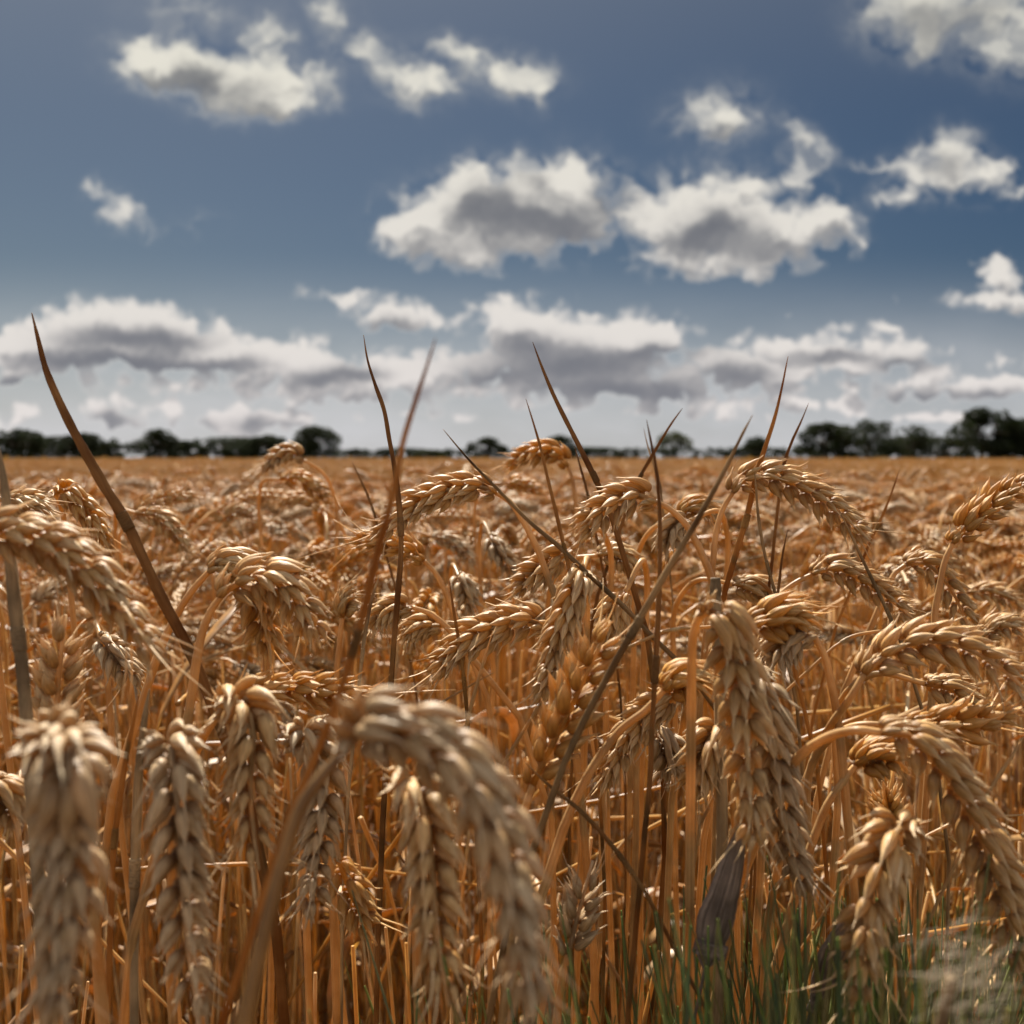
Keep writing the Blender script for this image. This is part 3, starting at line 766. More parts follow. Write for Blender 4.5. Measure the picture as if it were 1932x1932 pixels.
HEROES = [
 # --- blurred ears close to the camera
 dict(label='blurred wheat ear sloping down to the right at the left edge, with long tip bristles', ear=[(-70,1025),(20,1005),(90,1025),(160,1070),(222,1140),(278,1215),(325,1275)], d=.255, stem=[(-130,1060),(-170,1140)], mat='ear', roll=.5, fat=1.0, awn=1.6),
 dict(label='large blurred hanging wheat ear, bottom left corner', ear=[(92,1404,.030),(122,1412,.004),(132,1466,-.006),(130,1560),(128,1680),(118,1800),(100,1910),(88,1980)], d=.178, mat='ear_grey', fan=1.20, roll=1.50, fat=.98),
 dict(label='slim hanging wheat ear second from the bottom left corner, front kernels in shade', ear=[(312,1432,.030),(326,1428,.006),(332,1490),(338,1570),(342,1650),(350,1740),(362,1840),(385,1960)], d=.232, mat='ear_grey', fan=1.20, roll=1.45, fat=1.0),
 dict(label='large blurred wheat ear arching down the bottom centre', ear=[(668,1395,.014),(735,1366,.0),(815,1395),(885,1460),(935,1560),(962,1665),(985,1775),(1000,1890),(1004,1960)], d=.172, stem=[(640,1428,.012),(575,1510,.01),(530,1640,.008),(495,1780,.006),(462,1930,.004)], mat='ear_grey', fan=1.15, roll=0.90, fat=1.0, smat='stem_brown', back=.0, srad=.0012),
 dict(label='hanging wheat ear left of the large blurred centre ear, sunlit on its left kernels', ear=[(772,1488,.030),(788,1492,.004),(800,1530),(812,1600),(818,1680),(825,1765),(838,1850),(856,1940)], d=.232, mat='ear', fan=1.20, roll=1.25, fat=.98),
 # --- front row, sharp
 dict(label='hanging wheat ear with orange crown and spread kernels, right of the grey straw', ear=[(425,1335,.02),(462,1333,.004),(478,1368),(474,1440),(474,1520),(482,1600),(492,1672)], d=.262, stem=[(418,1340,.022),(390,1378,.024),(356,1426,.026),(332,1484,.028)], mat='ear', roll=1.50, fan=1.35, awn=1.7, smat='stem'),
 dict(label='horizontal golden orange wheat ear above the blurred centre ear', ear=[(440,1324),(500,1305),(565,1298),(630,1306),(695,1316),(752,1328)], d=.335, stem=[(420,1336),(395,1372,.01),(370,1420,.02)], mat='ear_orange', roll=1.1, fat=1.0, awn=1.8),
 dict(label='shaded hanging ear behind the blurred diagonal blade', ear=[(560,1398,.02),(590,1402,.0),(606,1450),(606,1520),(600,1600),(592,1680),(586,1765)], d=.30, mat='ear_grey', fan=1.20, roll=1.30),
 dict(label='upright pale wheat ear under the blurred left ear, kernels in a V pattern', ear=[(112,1450),(108,1370),(110,1290),(118,1210),(125,1140)], d=.30, stem=[(112,1490),(110,1600)], mat='ear', roll=0.0, fat=1.12, fan=1.0),
 dict(label='orange-topped wheat ear leaning right beside the tall brown blade', ear=[(112,926,.01),(138,934),(165,966),(190,1005),(212,1050)], d=.43, mat='ear_orange', roll=.9, fat=1.0),
 dict(label='sideways wheat ear tucked behind the grey stalk at the left edge', ear=[(15,945),(48,950),(85,965),(115,992)], d=.40, mat='ear', roll=.6, fat=.95, split=False),
 dict(label='full wheat ear bending over to the right, left of centre with fat golden kernels', ear=[(418,1125),(452,1098),(500,1090),(545,1115),(580,1165),(612,1240)], d=.315, stem=[(400,1150),(383,1190),(372,1240)], mat='ear', roll=.5, fat=1.12, fan=1.2),
 dict(label='small pale ear on a thick pale neck behind the full golden ear', ear=[(396,1077),(430,1065),(470,1075),(500,1110)], d=.345, stem=[(365,1112),(330,1166),(300,1230)], mat='ear', roll=.8, fat=1.0),
 dict(label='dark amber ear hanging straight down under the full golden ear', ear=[(478,1100,.015),(490,1140),(500,1185),(508,1230),(512,1268)], d=.335, mat='ear_orange', roll=.4, fat=1.05, fan=1.2),
 dict(label='long wheat ear lying level to the left, crossed by the thin upright blade', ear=[(936,930),(905,918),(862,920),(815,937),(772,962),(728,996),(684,1032)], d=.42, stem=[(960,945),(985,980),(1015,1038)], mat='ear', roll=.9, fat=1.05, fan=1.15),
 dict(label='small arched ear standing highest against the trees', ear=[(1072,880),(1058,860),(1035,849),(1008,854),(975,868),(942,886)], d=.60, stem=[(1080,905),(1086,950)], mat='ear_orange', roll=.9, fat=1.15),
 dict(label='dark little level ear behind the long level ear', ear=[(948,912),(975,911),(1005,920),(1035,938)], d=.80, mat='ear_orange', roll=.6, fat=1.0, split=False),
 dict(label='sunlit pale ear drooping to the left just left of the dark upright blade', ear=[(1236,946),(1205,934),(1166,944),(1128,970),(1100,1006),(1085,1038)], d=.385, stem=[(1262,960),(1290,985),(1312,1020),(1335,1070)], mat='ear', roll=.7, fat=1.12, fan=1.25, awn=1.4),
 dict(label='ear drooping to the left right below the sunlit pale ear', ear=[(1078,1036),(1050,1055),(1015,1080),(982,1108),(955,1140)], d=.43, mat='ear', roll=.5, fat=1.05),
 dict(label='hanging ear with pale kernels in the middle of the picture, below the slanting straw', ear=[(1098,1082,.01),(1086,1110),(1070,1155),(1054,1200),(1040,1250),(1022,1300),(1003,1345)], d=.345, mat='ear', roll=1.30, fat=1.0, fan=1.1, awn=1.4),
 dict(label='level ear drooping to lower left at the centre, orange at its neck', ear=[(1036,1178),(990,1170),(940,1182),(890,1206),(845,1242),(805,1296)], d=.365, stem=[(1055,1196),(1062,1240)], mat='ear', roll=.8, fat=1.05, fan=1.2, awn=1.5),
 dict(label='dark backlit upright ear leaning right behind the long straight brown blade', ear=[(1005,1480),(1040,1410),(1075,1340),(1105,1275),(1135,1210),(1162,1150)], d=.30, stem=[(990,1530),(975,1640)], mat='ear_orange', roll=.1, fat=1.15, fan=1.1),
 dict(label='big sharp hanging ear right of centre under an orange looped neck', ear=[(1338,1154,.004),(1368,1164,-.004),(1385,1215),(1397,1290),(1405,1370),(1412,1450),(1416,1540),(1412,1630)], d=.270, stem=[(1322,1162,.008),(1309,1195,.012),(1305,1260,.016),(1304,1330,.02)], mat='ear', fan=1.15, roll=1.15, fat=1.05, smat='stem'),
 dict(label='hanging ear right behind the big sharp hanging ear', ear=[(1425,1260,.01),(1446,1330),(1464,1440),(1480,1550),(1505,1650),(1530,1720)], d=.292, mat='ear_grey', roll=.6, fat=1.0, awn=1.5),
 dict(label='level ear with orange top kernels right of the orange looped neck', ear=[(1415,1182),(1452,1168),(1495,1162),(1535,1172),(1560,1190)], d=.32, stem=[(1385,1195),(1350,1225,.02)], mat='ear_orange', roll=.9, fat=1.1, fan=1.1),
 dict(label='short grey ear drooping under the level orange-topped ear', ear=[(1535,1200),(1505,1200),(1476,1222),(1458,1258),(1448,1295)], d=.325, stem=[(1552,1230),(1570,1300),(1585,1390)], mat='ear_grey', roll=.7, fat=1.0),
 dict(label='long arched ear against the far field, upper right, crossed by a pale straw', ear=[(1382,930),(1402,906),(1440,897),(1485,908),(1532,930),(1578,962),(1620,1000),(1660,1030)], d=.43, stem=[(1366,956),(1352,1000),(1345,1060)], mat='ear', roll=.9, fat=1.08, fan=1.15, awn=1.3),
 dict(label='upward leaning ear at the right edge, orange above and white below', ear=[(1797,1026),(1826,992),(1866,956),(1910,925),(1965,892)], d=.41, stem=[(1785,1052),(1774,1100),(1765,1150),(1763,1210)], mat='ear_orange', roll=.9, fat=1.05, awn=.6),
 dict(label='drooping ear on a thin curved neck, below the long arched ear', ear=[(1532,1084),(1570,1072),(1612,1086),(1652,1110),(1692,1142),(1736,1178)], d=.44, stem=[(1500,1100),(1470,1125),(1450,1165)], mat='ear', roll=.7, fat=1.05),
 dict(label='plump drooping ear on a bowed neck, behind the pale straw near the right edge', ear=[(1708,1066),(1742,1062),(1776,1088),(1802,1126),(1820,1165),(1838,1203)], d=.47, stem=[(1690,1080),(1674,1110)], mat='ear', roll=.4, fat=1.08),
 dict(label='thin small ear falling to the right edge of the photo, far and soft', ear=[(1825,1118),(1870,1116),(1905,1132),(1940,1155)], d=.62, mat='ear', roll=.5, split=False),
 dict(label='small ear at the right edge below the soft far ear', ear=[(1850,1204),(1880,1180),(1912,1182),(1945,1202)], d=.50, mat='ear', roll=.8, split=False),
 dict(label='broad pale ear arching to the right edge on a straight slanted stem', ear=[(1630,1272),(1676,1232),(1734,1210),(1796,1214),(1856,1240),(1912,1280),(1952,1318)], d=.315, stem=[(1605,1315),(1572,1362,.01),(1545,1410,.02)], mat='ear', roll=.5, fat=1.12, fan=1.25, awn=1.4),
 dict(label='orange ear pointing right with upturned kernels, under the broad pale ear', ear=[(1712,1372),(1765,1368),(1822,1364),(1880,1352),(1942,1330)], d=.315, mat='ear_orange', roll=1.2, fat=1.12, fan=1.2, awn=1.6),
 dict(label='big wheat ear sweeping down to the lower right corner from a bowed neck', ear=[(1660,1382),(1705,1384),(1752,1420),(1796,1476),(1838,1550),(1870,1630),(1900,1720),(1925,1810),(1940,1870)], d=.270, stem=[(1625,1378),(1580,1384,.006),(1535,1405,.012),(1498,1438,.018),(1472,1480,.026)], mat='ear', roll=.9, fat=1.08, awn=1.1, srad=.0013),
 dict(label='half hidden ear on a slanted white neck left of the big sweeping ear', ear=[(1614,1444),(1648,1428),(1690,1434),(1722,1464)], d=.325, stem=[(1590,1475),(1560,1520),(1540,1570),(1518,1632)], mat='ear_orange', roll=.6, fat=1.1),
 dict(label='little upright orange ear above the pale bottom right ear', ear=[(1678,1560),(1672,1520),(1664,1466)], d=.43, stem=[(1682,1610)], mat='ear_orange', roll=.3, fat=1.0, split=False),
 dict(label='pale hanging ear at the bottom right, plump above and loose at its tip', ear=[(1702,1568,.022),(1686,1580,.004),(1662,1630),(1640,1700),(1630,1775),(1618,1850),(1602,1935)], d=.252, mat='ear', roll=1.20, fat=1.05, fan=1.25, awn=1.3),
 dict(label='small high-contrast hanging ear left of the centre, white and black kernels', ear=[(866,1088,.01),(878,1110),(888,1140),(898,1172)], d=.56, mat='ear_grey', roll=.2, fat=1.05, split=False),
 dict(label='second small hanging ear, behind and right of the high-contrast one', ear=[(926,1012,.01),(943,1042),(962,1072),(978,1100)], d=.62, mat='ear_grey', roll=.2, fat=1.05, split=False),
 dict(label='dull grey ear falling right below the long level ear', ear=[(815,1012),(852,1022),(882,1050),(895,1080)], d=.75, mat='ear_grey', roll=.5, split=False),
 dict(label='short ear curling left under the upright node of the thin blade', ear=[(778,1146),(742,1148),(714,1172),(702,1212)], d=.43, stem=[(812,1158),(845,1185)], mat='ear', roll=.6, split=False),
 dict(label='short level ear between the curling ear and the centre level ear', ear=[(832,1180),(800,1180),(770,1200),(752,1228)], d=.46, mat='ear', roll=.7, split=False),
 dict(label='tufted pale ear tip seen end on at the left of the thin blade', ear=[(646,1165),(652,1138),(668,1124),(690,1122)], d=.46, stem=[(642,1200),(636,1260)], mat='ear', roll=.3, awn=1.6, split=False),
 dict(label='golden ear pointing left with thin tip bristles, under the long level ear', ear=[(800,1058),(768,1034),(728,1022),(684,1018),(640,1020)], d=.47, stem=[(822,1082),(842,1120)], mat='ear_orange', roll=1.0, awn=2.2, split=False),
 dict(label='far arched ear in front of the domed tree', ear=[(574,868),(548,852),(518,864),(490,902)], d=.72, mat='ear', roll=.6, fat=1.1, split=False),
 dict(label='far amber ear just below the far arched ear', ear=[(530,904),(568,904),(602,928),(634,958)], d=.76, mat='ear_orange', roll=.5, fat=1.1, split=False),
 dict(label='far pale bent ear below the far amber ear', ear=[(604,958),(578,940),(545,942),(516,964)], d=.80, mat='ear', roll=.7, split=False),
 dict(label='far level ear right of the tall brown blade', ear=[(248,980),(278,952),(330,938),(385,938)], d=.66, mat='ear', roll=.9, split=False),
 dict(label='soft far ear falling right under the far level ear', ear=[(258,968),(300,976),(335,1008),(362,1052)], d=.62, mat='ear', roll=.5, split=False),
 dict(label='far pale ear left of the far pale bent ear', ear=[(418,985),(445,962),(475,968),(502,990)], d=.85, mat='ear', roll=.5, split=False),
 dict(label='drooping ear left of the dark upright blade, below the bowed neck', ear=[(1292,1298),(1256,1322),(1216,1352),(1182,1396),(1152,1452),(1126,1520)], d=.345, stem=[(1316,1290),(1340,1320,.02)], mat='ear', roll=.8, fat=.95, awn=1.6),
 dict(label='white shaded ear hanging behind the foot of the dark upright blade', ear=[(1244,1386,.01),(1258,1412),(1264,1455),(1258,1502)], d=.37, mat='ear_grey', roll=.2, split=False),
 dict(label='orange ear on a long bowed stem, tucked left of the big sharp hanging ear', ear=[(1252,1302),(1284,1284),(1322,1296),(1352,1330)], d=.305, stem=[(1222,1336),(1172,1376),(1128,1432),(1090,1500),(1062,1565)], mat='ear_orange', roll=.8, fat=1.05),
 dict(label='ear hanging left of the big sharp ear, half in its shade', ear=[(1358,1372,.01),(1332,1410),(1316,1465),(1302,1540)], d=.315, mat='ear', roll=.5, awn=1.6),
 dict(label='faded greenish upright ear low at the bottom centre', ear=[(1072,1800),(1088,1735),(1106,1670),(1122,1612)], d=.315, stem=[(1060,1850),(1050,1930)], mat='ear_grey', roll=.1),
 dict(label='dark brown ear low between the two bottom hanging ears', ear=[(640,1625),(660,1680),(688,1740),(716,1795)], d=.33, mat='ear_orange', roll=.2),
 dict(label='part of a wheat ear cut by the left edge, above the bottom corner ear', ear=[(-30,1470),(5,1496),(26,1540),(40,1596)], d=.29, mat='ear', roll=.4),
 dict(label='black and white hanging ear in the shade under the blurred left ear', ear=[(192,1205,.01),(222,1240),(248,1280),(264,1320)], d=.40, mat='ear_grey', roll=.3, split=False),
 dict(label='small rounded ear behind the slanting straw, right of the sunlit pale ear', ear=[(1128,1048),(1160,1044),(1188,1068),(1200,1104)], d=.48, mat='ear', roll=.6, split=False),
 dict(label='dark drooping ear in the fork of the dark upright blade and the straight brown blade', ear=[(1302,982),(1276,992),(1262,1024),(1256,1066)], d=.45, mat='ear_grey', roll=.4, split=False),
 dict(label='small ear with orange bloom left of the long arched ear', ear=[(1284,970),(1308,958),(1335,966),(1352,990)], d=.48, mat='ear_orange', roll=.7, split=False),
 dict(label='pale ear lying flat behind the cut straw stub', ear=[(1382,1102),(1412,1106),(1442,1120),(1474,1136)], d=.47, mat='ear', roll=.7, split=False),
 dict(label='small ear right of the centre, above the level orange-topped ear', ear=[(1440,1150),(1475,1135),(1510,1145),(1545,1172)], d=.50, mat='ear_orange', roll=.7, split=False),
 dict(label='pale ear half behind the big hanging ear of the centre and the leaning dark ear', ear=[(1180,1118),(1162,1150),(1150,1190),(1140,1236)], d=.40, mat='ear', roll=.4, split=False),
 dict(label='pale ear hidden under the broad pale ear near the right edge', ear=[(1745,1290),(1790,1300),(1830,1330),(1860,1372)], d=.36, mat='ear', roll=.4, split=False),
]
for h in HEROES: hero(**h)

# ------------------------------------------------------------------ dry leaf blades and loose straws standing in the crop
def blade(label, pts, d, width, mat, flat=.22, fold=.35, end='tip', to_ground=True, name='leaf_blade', cat='leaf blade', back=.03, twist=.5, w_prof=None, group='dry blades and straws among the front ears', wob=0.0):
    """pts run from the tip down"""
    r = np.random.default_rng(hash_(label) % 99991)
    P = [at(p[0], p[1], d + (p[2] if len(p) > 2 else 0)) for p in pts]
    n_tr = len(P)
    if to_ground: P = P + ground_path(P[-1], r, back)
    c = catmull(P, 9)
    n = len(c); nt_ = (n_tr - 1) * 9
    half = width / F * d / 2 * .86
    s = np.arange(n) / max(1, nt_)
    if end == 'tip': rad = half * np.interp(s, [0, .06, .25, .6, 1.0, 2.0], [.08, .26, .58, .84, .80, .55])
    else: rad = half * np.ones(n)
    if w_prof is not None:
        rad = half * np.interp(s, np.linspace(0, 1, len(w_prof)), w_prof)
        rad[s > 1.02] = half * .06
    rad = rad * (1 + .10 * np.convolve(r.normal(0, 1, n), np.ones(5) / 5, 'same'))
    if wob: c = c + np.convolve(r.normal(0, wob, n), np.ones(5) / 5, 'same')[:, None] * RGT
    o0 = c[-1]
    mb = MB()
    sweep(mb, c[::-1], rad[::-1], 10, ref=RGT, flat=flat, fold=fold, twist=twist)
    if to_ground:
        # joint on the culm
        j = int(n * .55)
        seg = c[max(0, j - 2):j + 3]
        sweep(mb, catmull(seg, 3), rad[j] * 1.18, 10, ref=RGT, flat=max(flat, .4), cap=True)
    if any(w in label.split() for w in ('straw', 'stalk', 'stem')): name = cat = 'straw'
    o = mb.build(name, M[mat], None, o0)
    return tag(o, label, cat, group)

BL = [
 ('tall brown leaf blade curving up the left side, highest of all', [(60,590),(72,640),(86,695),(106,745),(132,800),(162,856),(195,915),(232,975),(268,1050),(305,1130),(345,1205),(372,1260)], .33, 30, 'blade', dict()),
 ('thin upright brown blade left of the blurred slanting blade', [(686,632),(694,680),(708,725),(724,770),(735,830),(746,890),(753,950),(757,1030),(750,1130),(742,1230),(735,1330)], .38, 15, 'blade', dict(flat=.6)),
 ('blurred brown blade slanting down to the left across the centre', [(822,638),(806,690),(785,755),(762,830),(742,930),(712,1045),(688,1150),(655,1265),(618,1370),(585,1450),(550,1530)], .195, 23, 'blade_orange', dict(back=-.02)),
 ('tall straight blade slanting right, above the small arched ear', [(1005,645),(1022,690),(1045,745),(1072,800),(1100,855),(1122,900),(1142,945),(1158,985)], .42, 16, 'blade', dict()),
 ('thin red-brown straw left of the tall straight blade', [(992,752),(1004,790),(1020,845),(1034,905),(1050,970),(1066,1040),(1082,1110),(1095,1180)], .35, 10, 'blade_orange', dict(flat=.8, fold=.1)),
 ('long thin straw slanting down right across the middle of the crop', [(836,810),(880,862),(938,922),(1000,985),(1058,1034),(1112,1085),(1172,1140),(1238,1208),(1300,1268)], .35, 13, 'blade_grey', dict(flat=.75, fold=.1)),
 ('short amber blade leaning right, crossing a dark thin stem', [(1288,770),(1270,795),(1248,830),(1226,868),(1205,905),(1190,940)], .48, 10, 'blade', dict()),
 ('dark upright blade standing right of centre down to the bottom', [(1220,792),(1228,830),(1238,880),(1244,940),(1246,1020),(1244,1130),(1238,1250),(1231,1370),(1226,1480),(1218,1560)], .30, 15, 'blade', dict(flat=.45)),
 ('long straight brown blade leaning right, crossing the dark upright blade', [(1420,783),(1400,822),(1372,880),(1340,940),(1300,1010),(1256,1084),(1204,1175),(1155,1262),(1105,1355),(1066,1438)], .285, 20, 'blade_grey', dict(to_ground=True, flat=.55, back=-.01)),
 ('pointed amber blade rising behind the long arched ear', [(1487,672),(1476,730),(1462,790),(1446,840),(1430,890),(1416,950),(1400,1010),(1382,1070),(1370,1110)], .44, 17, 'blade_orange', dict()),
 ('small dark curved blade right of the pointed amber blade', [(1526,760),(1512,795),(1496,830),(1484,862),(1476,895),(1470,940)], .46, 10, 'blade', dict()),
 ('short amber blade alone above the far field at the right', [(1698,884),(1688,915),(1675,950),(1660,985),(1645,1015)], .50, 9, 'blade_orange', dict()),
 ('very thin pale stem tip beside the dark upright blade', [(1214,806),(1222,840),(1232,872),(1243,905),(1250,950)], .52, 6, 'blade_grey', dict()),
 ('thin dark leaf tip just left of the tall straight blade', [(1084,840),(1092,870),(1102,905),(1112,945)], .50, 7, 'blade', dict()),
 ('thick pale grey stalk cut by the left edge', [(-6,830),(6,900),(14,970),(20,1060),(30,1160),(42,1262),(50,1360)], .27, 34, 'stem_grey', dict(flat=.8, fold=0)),
 ('short cut straw stub with a torn top, behind the orange looped neck', [(1350,1090),(1350,1130),(1352,1180),(1356,1260)], .315, 26, 'stem_grey', dict(flat=.8, fold=0, end='cut')),
 ('thin pale straw standing in front of the long arched ear', [(1424,888),(1427,930),(1432,985),(1444,1050),(1462,1118)], .40, 9, 'blade_grey', dict(flat=.8, fold=0)),
 ('thin brown straw running down right from the end of the long arched ear', [(1580,955),(1606,1010),(1636,1074),(1668,1140),(1700,1212)], .40, 10, 'blade_grey', dict(flat=.8, fold=0)),
 ('short thin straw beside the drooping ear on the curved neck', [(1486,1000),(1476,1050),(1470,1100),(1463,1155)], .42, 8, 'blade', dict(flat=.8, fold=0)),
 ('thin brown straw slanting down right below the leaning dark ear', [(988,1436),(1036,1482),(1086,1522),(1160,1602),(1218,1684)], .29, 12, 'blade', dict(flat=.8, fold=0)),
 ('level pale straw left of the level orange-topped ear', [(1440,1150),(1398,1166),(1340,1182),(1286,1186),(1250,1192)], .345, 9, 'stem', dict(flat=.9, fold=0)),
 ('arched pale straw between the drooping ear and the broad pale ear', [(1742,1186),(1700,1188),(1650,1192),(1605,1202),(1572,1222)], .37, 9, 'stem', dict(flat=.9, fold=0)),
 ('dark grey dead stalk upright beside the orange-crowned hanging ear', [(282,1300),(274,1350),(264,1430),(258,1540),(254,1660),(252,1800)], .30, 26, 'stem_grey', dict(flat=.6)),
 ('amber leaf blade leaning against the dark grey dead stalk', [(262,1312),(252,1360),(238,1430),(226,1510),(215,1590),(210,1700)], .29, 17, 'blade_orange', dict()),
 ('slender pale bristle straw lying across the stems left of centre', [(940,1265),(900,1286),(856,1312),(812,1336),(790,1346)], .36, 6, 'stem', dict(flat=.9, fold=0, to_ground=False)),
 ('slanting pale straw at the right edge below the orange ear', [(1935,1385),(1910,1425),(1880,1470),(1856,1512)], .30, 11, 'stem', dict(flat=.9, fold=0)),
 ('level white straw by the right edge beside the big sweeping ear', [(1950,1536),(1895,1540),(1840,1545),(1790,1556)], .33, 9, 'stem', dict(flat=.9, fold=0)),
 ('thin leaf tip standing left of the thin upright blade', [(664,870),(678,900),(694,935),(708,975)], .55, 7, 'blade', dict()),
 ('dark forked straw left of the thin upright blade', [(716,1085),(702,1130),(690,1190),(682,1250)], .36, 10, 'stem_grey', dict(flat=.7)),
 ('amber straw with a joint right of the thin upright blade', [(848,1096),(856,1150),(866,1210),(874,1270),(880,1330)], .36, 11, 'blade_orange', dict(flat=.7)),
 ('brown straw curving under the hanging centre ear', [(930,1190),(912,1250),(895,1310),(880,1370)], .35, 10, 'stem', dict(flat=.9, fold=0)),
 ('brown leaf bending over left of the cut straw stub', [(1345,1100),(1322,1080),(1305,1050),(1292,1010)], .40, 16, 'blade_orange', dict(end='cut', to_ground=False)),
 ('amber leaf folding down right of the cut straw stub', [(1395,1098),(1420,1092),(1448,1110),(1470,1150),(1486,1200)], .35, 13, 'blade_orange', dict()),
]
BL = [b for b in BL if 'bending over left of the cut' not in b[0]]
for (lab, pts, d, w_, m_, kw) in BL: blade(lab, pts, d, w_, m_, **kw)

# broad withered leaves low at the right
blade('broad grey streaked withered leaf hanging under the big sharp ear', [(1400,1560,-.004),(1388,1610),(1370,1680),(1352,1740),(1338,1800),(1330,1830)], .300, 88, 'dark_leaf', flat=.07, fold=.18, name='withered_leaf', cat='withered leaf', group='withered leaves low in the crop', twist=.2, w_prof=[.25,.55,.85,1,.8,.1])
blade('broad grey withered leaf half sunk in the grass near the bottom right', [(1600,1730),(1585,1775),(1560,1840),(1530,1910)], .330, 80, 'dark_leaf', flat=.07, fold=.18, name='withered_leaf', cat='withered leaf', group='withered leaves low in the crop', twist=.3, w_prof=[.15,.7,1,.7,.1])

# pale fluffy seed head at the bottom right
def fluff():
    r = np.random.default_rng(77)
    c0 = at(1795, 1845, .165)
    base = at(1770, 1960, .17)
    g_ = np.array([base[0] + .01, base[1] + .04, 0.0])
    root = thing('seed_head', g_, 'pale blurred fluffy seed head in the grass at the bottom right', 'seed head')
    st = MB(); sweep(st, catmull([g_, base, c0], 8), np.linspace(.0014, .0008, 17), 6); st.build('stem', M['stem_grey'], root, g_)
    hd = MB()
    for i in range(120):
        p = c0 + np.array([r.normal(0, .0036), r.normal(0, .004), r.normal(-.0008, .0032)])
        dr = unit(np.array([r.normal(.75, .35), r.normal(0, .3), r.normal(.45, .35)]))
        ln = r.uniform(.002, .008)
        cur = [p, p + dr * ln * .5, p + dr * ln + np.array([.001, 0, -.0012])]
        sweep(hd, cur, [.00007, .00007, .00003], 3, cap=False)
    hd.build('fluff', M['fluff'], root, g_)
fluff()

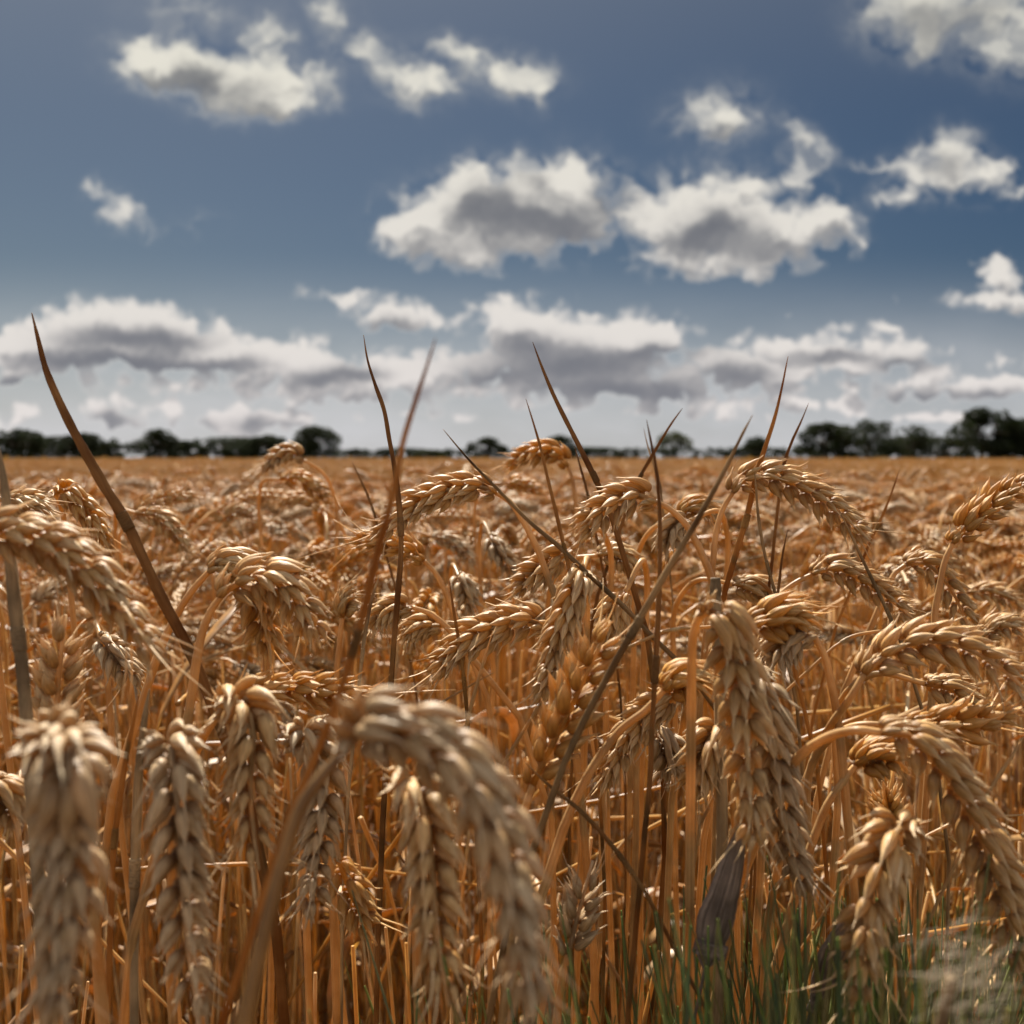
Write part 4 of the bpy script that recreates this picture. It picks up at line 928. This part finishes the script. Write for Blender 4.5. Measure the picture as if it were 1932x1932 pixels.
# ------------------------------------------------------------------ the rest of the crop: one mass
def field():
    r = np.random.default_rng(3)
    mats = [M['stem'], M['ear'], M['leaf'], M['ear_orange'], M['ear_grey'], M['ear_far'], M['crop_far']]
    chunks = []          # (verts, quads, tris, along, material index)
    def protos(n, lod, leaves):
        out = []
        for i in range(n):
            neck = r.uniform(20, 115); droop = neck + r.uniform(15, 70)
            st, er, lf = make_stalk(r, .78, 0.0, neck, droop, r.uniform(.066, .092), lod, leaves if lod < 2 else (1 if i % 2 else 0))
            out.append([(st.arrays(), 0), (er.arrays(), [1, 3, 4, 3, 1, 3][i % 6] if lod < 2 else 5), (lf.arrays(), 2)])
        return out
    def scatter(pr, xs, ys, hs, wide=1.0):
        which = r.integers(0, len(pr), len(xs))
        for k in range(len(pr)):
            ix = np.where(which == k)[0]
            if not len(ix): continue
            a = r.uniform(0, 6.283, len(ix)); c, s = np.cos(a), np.sin(a)
            for (arr, mi) in pr[k]:
                v, q, t, al = arr
                if not len(v): continue
                n = len(v)
                X = (v[None, :, 0] * c[:, None] - v[None, :, 1] * s[:, None]) * wide + xs[ix][:, None]
                Y = (v[None, :, 0] * s[:, None] + v[None, :, 1] * c[:, None]) * wide + ys[ix][:, None]
                Z = v[None, :, 2] * (hs[ix] / .78)[:, None]
                off = (np.arange(len(ix)) * n)[:, None, None]
                chunks.append((np.stack([X, Y, Z], -1).reshape(-1, 3), (q[None] + off).reshape(-1, 4), (t[None] + off).reshape(-1, 3), np.tile(al, len(ix)), mi))
    def wedge(y0, y1, dens, k, m):
        n = int(dens * (k * (y1**2 - y0**2) + 2 * m * (y1 - y0)))
        y = []
        while len(y) < n:
            c = r.uniform(y0, y1, n * 2); keep = r.uniform(0, 1, n * 2) < (k * c + m) / (k * y1 + m)
            y = np.concatenate([y, c[keep]]) if len(y) else c[keep]
        y = y[:n]; x = r.uniform(-1, 1, n) * (k * y + m)
        return x, y
    # close crop beside and between the single stalks
    x, y = wedge(.66, 1.75, 175, .62, .9)
    scatter(protos(9, 1, 2), x, y, r.normal(.765, .028, len(x)))
    x, y = wedge(1.75, 3.4, 240, .62, .7)
    scatter(protos(9, 1, 1), x, y, r.normal(.775, .022, len(x)))
    x, y = wedge(3.4, 9.5, 170, .62, .8)
    scatter(protos(10, 2, 1), x, y, r.normal(.785, .022, len(x)))
    x, y = wedge(9.5, 36, 20, .62, 2.0)
    scatter(protos(10, 2, 0), x, y, r.normal(.80, .022, len(x)), 1.7)
    # bare straws and dead leaves that fill the front below the ears
    st, lf = MB(), MB()
    for i in range(2300):
        d = math.sqrt(r.uniform(.38**2, 1.6**2)); x = r.uniform(-1, 1) * (.58 * d + .16)
        top = r.uniform(.48, .66) if d < .62 else r.uniform(.58, .75)
        lean = r.normal(0, .07, 2)
        b = np.array([x, d, 0.0]); e = np.array([x + lean[0], d + lean[1], top])
        sweep(st, catmull([b, (b + e) / 2 + np.array([r.normal(0, .008), 0, 0]), e], 4), np.linspace(.0017, .0009, 9) * r.uniform(.7, 1.25), 6)
        if i % 3 == 0: leaf_ribbon(lf, r, b + (e - b) * r.uniform(.5, .95), ln=r.uniform(.08, .22), wd=r.uniform(.0025, .0055))
    for i in range(330):
        d = math.sqrt(r.uniform(.46**2, 1.6**2)); c = np.array([r.uniform(-.58, .58) * d, d, r.uniform(.56, .755)])
        a = r.uniform(0, 3.14); el = r.normal(0, .6)
        dr = np.array([math.cos(a) * math.cos(el), .6 * math.sin(a) * math.cos(el), math.sin(el)]); ln = r.uniform(.05, .16)
        if c[2] + abs(dr[2]) * ln > .80: continue
        sweep(st, catmull([c - dr * ln, c + np.array([0, 0, r.normal(0, .008)]), c + dr * ln], 4), np.linspace(.0015, .0007, 9), 5)
    chunks.append((*st.arrays(), 0)); chunks.append((*lf.arrays(), 2))
    # far crop: a rolling top with tufts of ears standing on it
    n = 20000
    y = np.exp(r.uniform(math.log(30), math.log(215), n)); x = r.uniform(-1, 1, n) * (.62 * y + 3)
    h = r.normal(.79, .05, n)
    a = r.uniform(0, 6.283, n); w_ = .05 + y * .0012
    p = np.stack([x, y, h * 0 + .55], 1); dx = np.stack([np.cos(a) * w_, np.sin(a) * w_, np.zeros(n)], 1)
    tip = np.stack([x + r.normal(0, .03, n), y, h], 1); mid = np.stack([x, y, h - .05], 1)
    v = np.stack([p - dx * .6, p + dx * .6, mid + dx, tip, mid - dx], 1).reshape(-1, 3)
    o = (np.arange(n) * 5)[:, None]
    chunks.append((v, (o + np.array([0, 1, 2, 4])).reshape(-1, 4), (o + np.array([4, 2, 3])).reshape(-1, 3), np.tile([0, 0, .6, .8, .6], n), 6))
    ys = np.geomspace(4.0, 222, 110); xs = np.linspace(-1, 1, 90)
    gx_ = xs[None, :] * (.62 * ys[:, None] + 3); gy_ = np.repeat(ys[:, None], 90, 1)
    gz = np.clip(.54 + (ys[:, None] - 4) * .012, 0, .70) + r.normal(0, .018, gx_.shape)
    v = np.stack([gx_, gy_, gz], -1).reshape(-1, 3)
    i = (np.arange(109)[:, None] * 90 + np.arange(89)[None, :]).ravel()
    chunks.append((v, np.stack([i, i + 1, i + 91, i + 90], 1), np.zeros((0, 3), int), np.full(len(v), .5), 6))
    mb = MB(); mq, mt = [], []
    for (v, q, t, al, mi) in chunks:
        mb.add(v, q, t, al)
        mq.append(np.full(len(q), mi)); mt.append(np.full(len(t), mi))
    me = mb.mesh('wheat_field', mats)
    me.polygons.foreach_set('material_index', np.concatenate(mq + mt).astype(np.int32))
    me.update()
    ob = bpy.data.objects.new('wheat_field', me); COL.objects.link(ob)
    tag(ob, 'ripe golden wheat crop stretching back to the far trees', 'wheat field', kind='stuff')
    print('field verts', len(me.vertices))
field()

# ------------------------------------------------------------------ green undergrowth at the lower right
def grass():
    r = np.random.default_rng(9)
    mb = MB()
    for i in range(1250):
        d = math.sqrt(r.uniform(.27**2, .75**2)) if i % 4 else r.uniform(.20, .32)
        px = 1990 - abs(r.normal(0, 1)) * 430 if r.random() < .85 else r.uniform(820, 1932)
        x = (px - 966) / F * d
        row = 1672 + abs(r.normal(0, 1)) * 150 + max(0, 1450 - px) * .22
        top = .86 - (row - HOR) / F * d
        if top < .1: continue
        z0 = 0.0
        b = np.array([x + r.normal(0, .02), d + r.normal(0, .02), z0 if z0 < .02 else 0.0]); e = np.array([x, d, top])
        m = (b * .3 + e * .7) + np.array([r.normal(0, .006), r.normal(0, .006), 0])
        e2 = e + np.array([r.normal(0, .035), r.normal(0, .02), -.002 - abs(r.normal(0, .01))])
        sweep(mb, catmull([b, m, e2], 4), np.linspace(.0026, .0003, 9) * r.uniform(.35, 1.7), 4, flat=.25, fold=.3, ref=(math.cos(i), math.sin(i), 0), cap=False)
    tag(mb.build('grass', M['grass']), 'green grass growing low among the wheat stems at the lower right', 'grass', kind='stuff')
grass()
